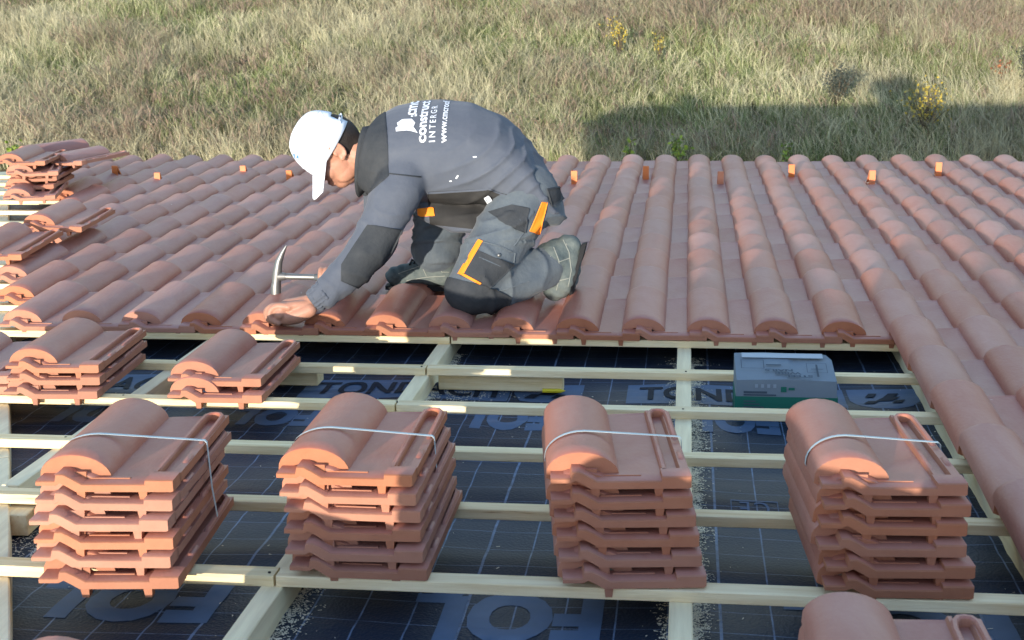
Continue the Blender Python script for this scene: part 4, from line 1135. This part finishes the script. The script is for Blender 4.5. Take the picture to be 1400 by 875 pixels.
def grass(name, n, hmin, hmax, wmin, wmax, kind, seed, lean):
    r = np.random.default_rng(seed)
    nc = n//9; cx = r.uniform(XL, XR, nc); cy = r.uniform(YN, YF, nc)
    gr, br = patches(cx, cy)
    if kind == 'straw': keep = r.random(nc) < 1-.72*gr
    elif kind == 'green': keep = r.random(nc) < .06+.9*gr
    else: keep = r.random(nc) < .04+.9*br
    cx, cy, gr, br = cx[keep], cy[keep], gr[keep], br[keep]
    k = 9; x = np.repeat(cx, k)+r.normal(0, .055, len(cx)*k); y = np.repeat(cy, k)+r.normal(0, .055, len(cx)*k)
    gr = np.repeat(gr, k); br = np.repeat(br, k); m = len(x)
    cl = np.repeat(r.random(len(cx)), k)
    h = r.uniform(hmin, hmax, m)*(.35+1.1*fbm(x, y, .9, 31))*(.7+.6*cl); w = r.uniform(wmin, wmax, m)
    ang = np.repeat(r.uniform(0, 6.28, len(cx)), k)+r.normal(0, .8, m)
    wind = .9*(fbm(x, y, .35, 77)-.5)*6
    la = ang*.8+wind*.35; lx, ly = np.cos(la), np.sin(la); ln = h*r.uniform(.08, lean, m)
    # ribbon faces in a random direction
    ra = r.uniform(0, 3.14159, m); sx, sy = np.cos(ra)*w*.5, np.sin(ra)*w*.5
    V = np.zeros((m, 7, 3)); z0 = GROUND+.002
    T = ((0, 0, 1.0), (.45, .22, .9), (.8, .60, .75)) if kind != 'seed' else ((0, 0, .45), (.55, .2, .5), (.78, .45, 1.7))
    for i, (hz, lf, wf) in enumerate(T):
        V[:, 2*i, 0] = x+lx*ln*lf-sx*wf; V[:, 2*i, 1] = y+ly*ln*lf-sy*wf; V[:, 2*i, 2] = z0+h*hz
        V[:, 2*i+1, 0] = x+lx*ln*lf+sx*wf; V[:, 2*i+1, 1] = y+ly*ln*lf+sy*wf; V[:, 2*i+1, 2] = z0+h*hz
    V[:, 6, 0] = x+lx*ln*1.25; V[:, 6, 1] = y+ly*ln*1.25; V[:, 6, 2] = z0+h*.98
    base = np.arange(m)[:, None]*7
    tri = np.array([[0, 1, 3], [0, 3, 2], [2, 3, 5], [2, 5, 4], [4, 5, 6]])
    F = (base[:, None, :]+tri[None]).reshape(-1, 3)
    me = bpy.data.meshes.new(name); me.vertices.add(m*7); me.vertices.foreach_set('co', V.reshape(-1))
    me.loops.add(len(F)*3); me.loops.foreach_set('vertex_index', F.reshape(-1).astype(np.int32))
    me.polygons.add(len(F)); me.polygons.foreach_set('loop_start', np.arange(0, len(F)*3, 3, dtype=np.int32)); me.update(calc_edges=True)
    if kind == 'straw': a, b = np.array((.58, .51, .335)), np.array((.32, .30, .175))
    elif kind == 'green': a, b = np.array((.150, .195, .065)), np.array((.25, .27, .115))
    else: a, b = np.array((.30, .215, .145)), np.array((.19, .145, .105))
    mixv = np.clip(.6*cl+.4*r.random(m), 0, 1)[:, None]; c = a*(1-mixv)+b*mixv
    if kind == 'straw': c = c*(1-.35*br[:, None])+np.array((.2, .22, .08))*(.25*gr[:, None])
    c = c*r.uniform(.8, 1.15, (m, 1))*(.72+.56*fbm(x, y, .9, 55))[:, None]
    C = np.ones((m, 7, 4), np.float32); C[:, :, :3] = c[:, None, :]
    at = me.color_attributes.new('tint', 'FLOAT_COLOR', 'POINT'); at.data.foreach_set('color', C.reshape(-1))
    o = link(name, me, 'blade'); o['kind'] = 'stuff'; return m
nb = 0
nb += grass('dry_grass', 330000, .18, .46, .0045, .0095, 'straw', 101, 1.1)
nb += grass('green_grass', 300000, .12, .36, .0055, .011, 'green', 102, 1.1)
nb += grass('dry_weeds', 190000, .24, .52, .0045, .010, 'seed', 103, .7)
print('blades', nb)

def shrub(name, label, cat, px, py, h, spread, nstem, nleaf, lsize, cols, seed, group=None):
    r = random.Random(seed); base = on_ground(px, py); e = empty(name, Matrix.Translation(base)); props(e, label, cat, group)
    bm = bmesh.new(); lb = bmesh.new(); lay = lb.verts.layers.float_color.new('tint')
    for i in range(nstem):
        a = r.uniform(0, 6.28); q = r.uniform(.2, 1)*spread; hh = h*r.uniform(.6, 1)
        pts = [Vector((0, 0, -.05)), Vector((math.cos(a)*q*.3, math.sin(a)*q*.3, hh*.45)), Vector((math.cos(a)*q*.7, math.sin(a)*q*.7, hh*.8)), Vector((math.cos(a)*q, math.sin(a)*q, hh))]
        tube(bm, pts, [.010, .008, .005, .002], 5)
        for k in range(nleaf//nstem):
            t = r.uniform(.25, 1)**.8*2.999; j = int(t); p = pts[j].lerp(pts[j+1], t-j)+Vector((r.gauss(0, .05), r.gauss(0, .05), r.gauss(0, .04)))*(spread/.3)
            d = Vector((r.gauss(0, 1), r.gauss(0, 1), r.gauss(.3, .7))).normalized(); s = d.cross(Vector((r.gauss(0, 1), r.gauss(0, 1), r.gauss(0, 1)))).normalized()
            l = lsize*r.uniform(.6, 1.3); c = cols[r.randrange(len(cols))]; f = r.uniform(.8, 1.2)
            vs = [lb.verts.new(p), lb.verts.new(p+d*l*.5+s*l*.28), lb.verts.new(p+d*l), lb.verts.new(p+d*l*.5-s*l*.28)]
            for v in vs: v[lay] = (c[0]*f, c[1]*f, c[2]*f, 1)
            lb.faces.new(vs)
    link('stems', finish(bm), 'bark', e); me = bpy.data.meshes.new('leaves'); lb.to_mesh(me); lb.free(); link('foliage', me, 'leaf', e)
YEL = [(.42, .30, .03), (.34, .26, .05), (.30, .25, .06)]
LIM = [(.22, .30, .035), (.17, .24, .035), (.12, .18, .035)]
SHADE = [(.050, .062, .048), (.035, .045, .035), (.07, .075, .055)]  # foliage tones imitating shadow bumps on the grass
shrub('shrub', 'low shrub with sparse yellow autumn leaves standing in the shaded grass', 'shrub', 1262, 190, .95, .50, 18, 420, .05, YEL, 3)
shrub('shrub', 'dark twiggy stand-in for a bump of the shadow right of the meadow centre', 'shrub', 1143, 158, .85, .30, 26, 1700, .034, SHADE, 4)  # added where only a cast shadow juts up, no real plant
shrub('shrub', 'dark leafy stand-in for a shadow bump at the right border of the meadow', 'shrub', 1402, 140, 1.1, .25, 20, 1300, .036, SHADE, 6)  # dark foliage put in place of another shadow bump
shrub('weed', 'bunch of bright lime leaves just beyond the eave, the largest one', 'weed', 926, 238, .64, .20, 9, 150, .075, LIM, 7)
shrub('weed', 'small lime sprout beyond the eave right of the roofer', 'weed', 858, 240, .62, .10, 4, 50, .08, LIM, 8)
shrub('weed', 'lime sprig beyond the eave between two snow guards at right', 'weed', 1078, 240, .58, .14, 5, 60, .07, LIM, 9)
shrub('weed', 'lime sprig poking up behind the tile heap at far left', 'weed', 30, 238, .66, .14, 5, 70, .08, LIM, 10)
shrub('weed', 'tall weed with yellow flowers in the sunlit grass above the roofer', 'weed', 848, 84, .85, .30, 12, 160, .05, YEL, 11)
shrub('weed', 'thin weed with few yellow leaves in the sunlit grass', 'weed', 902, 88, .65, .14, 6, 60, .05, YEL, 12)
shrub('weed', 'reddish dry weed near the upper right of the meadow', 'weed', 1365, 130, .7, .2, 8, 90, .05, [(.30, .11, .04), (.22, .09, .04)], 13)
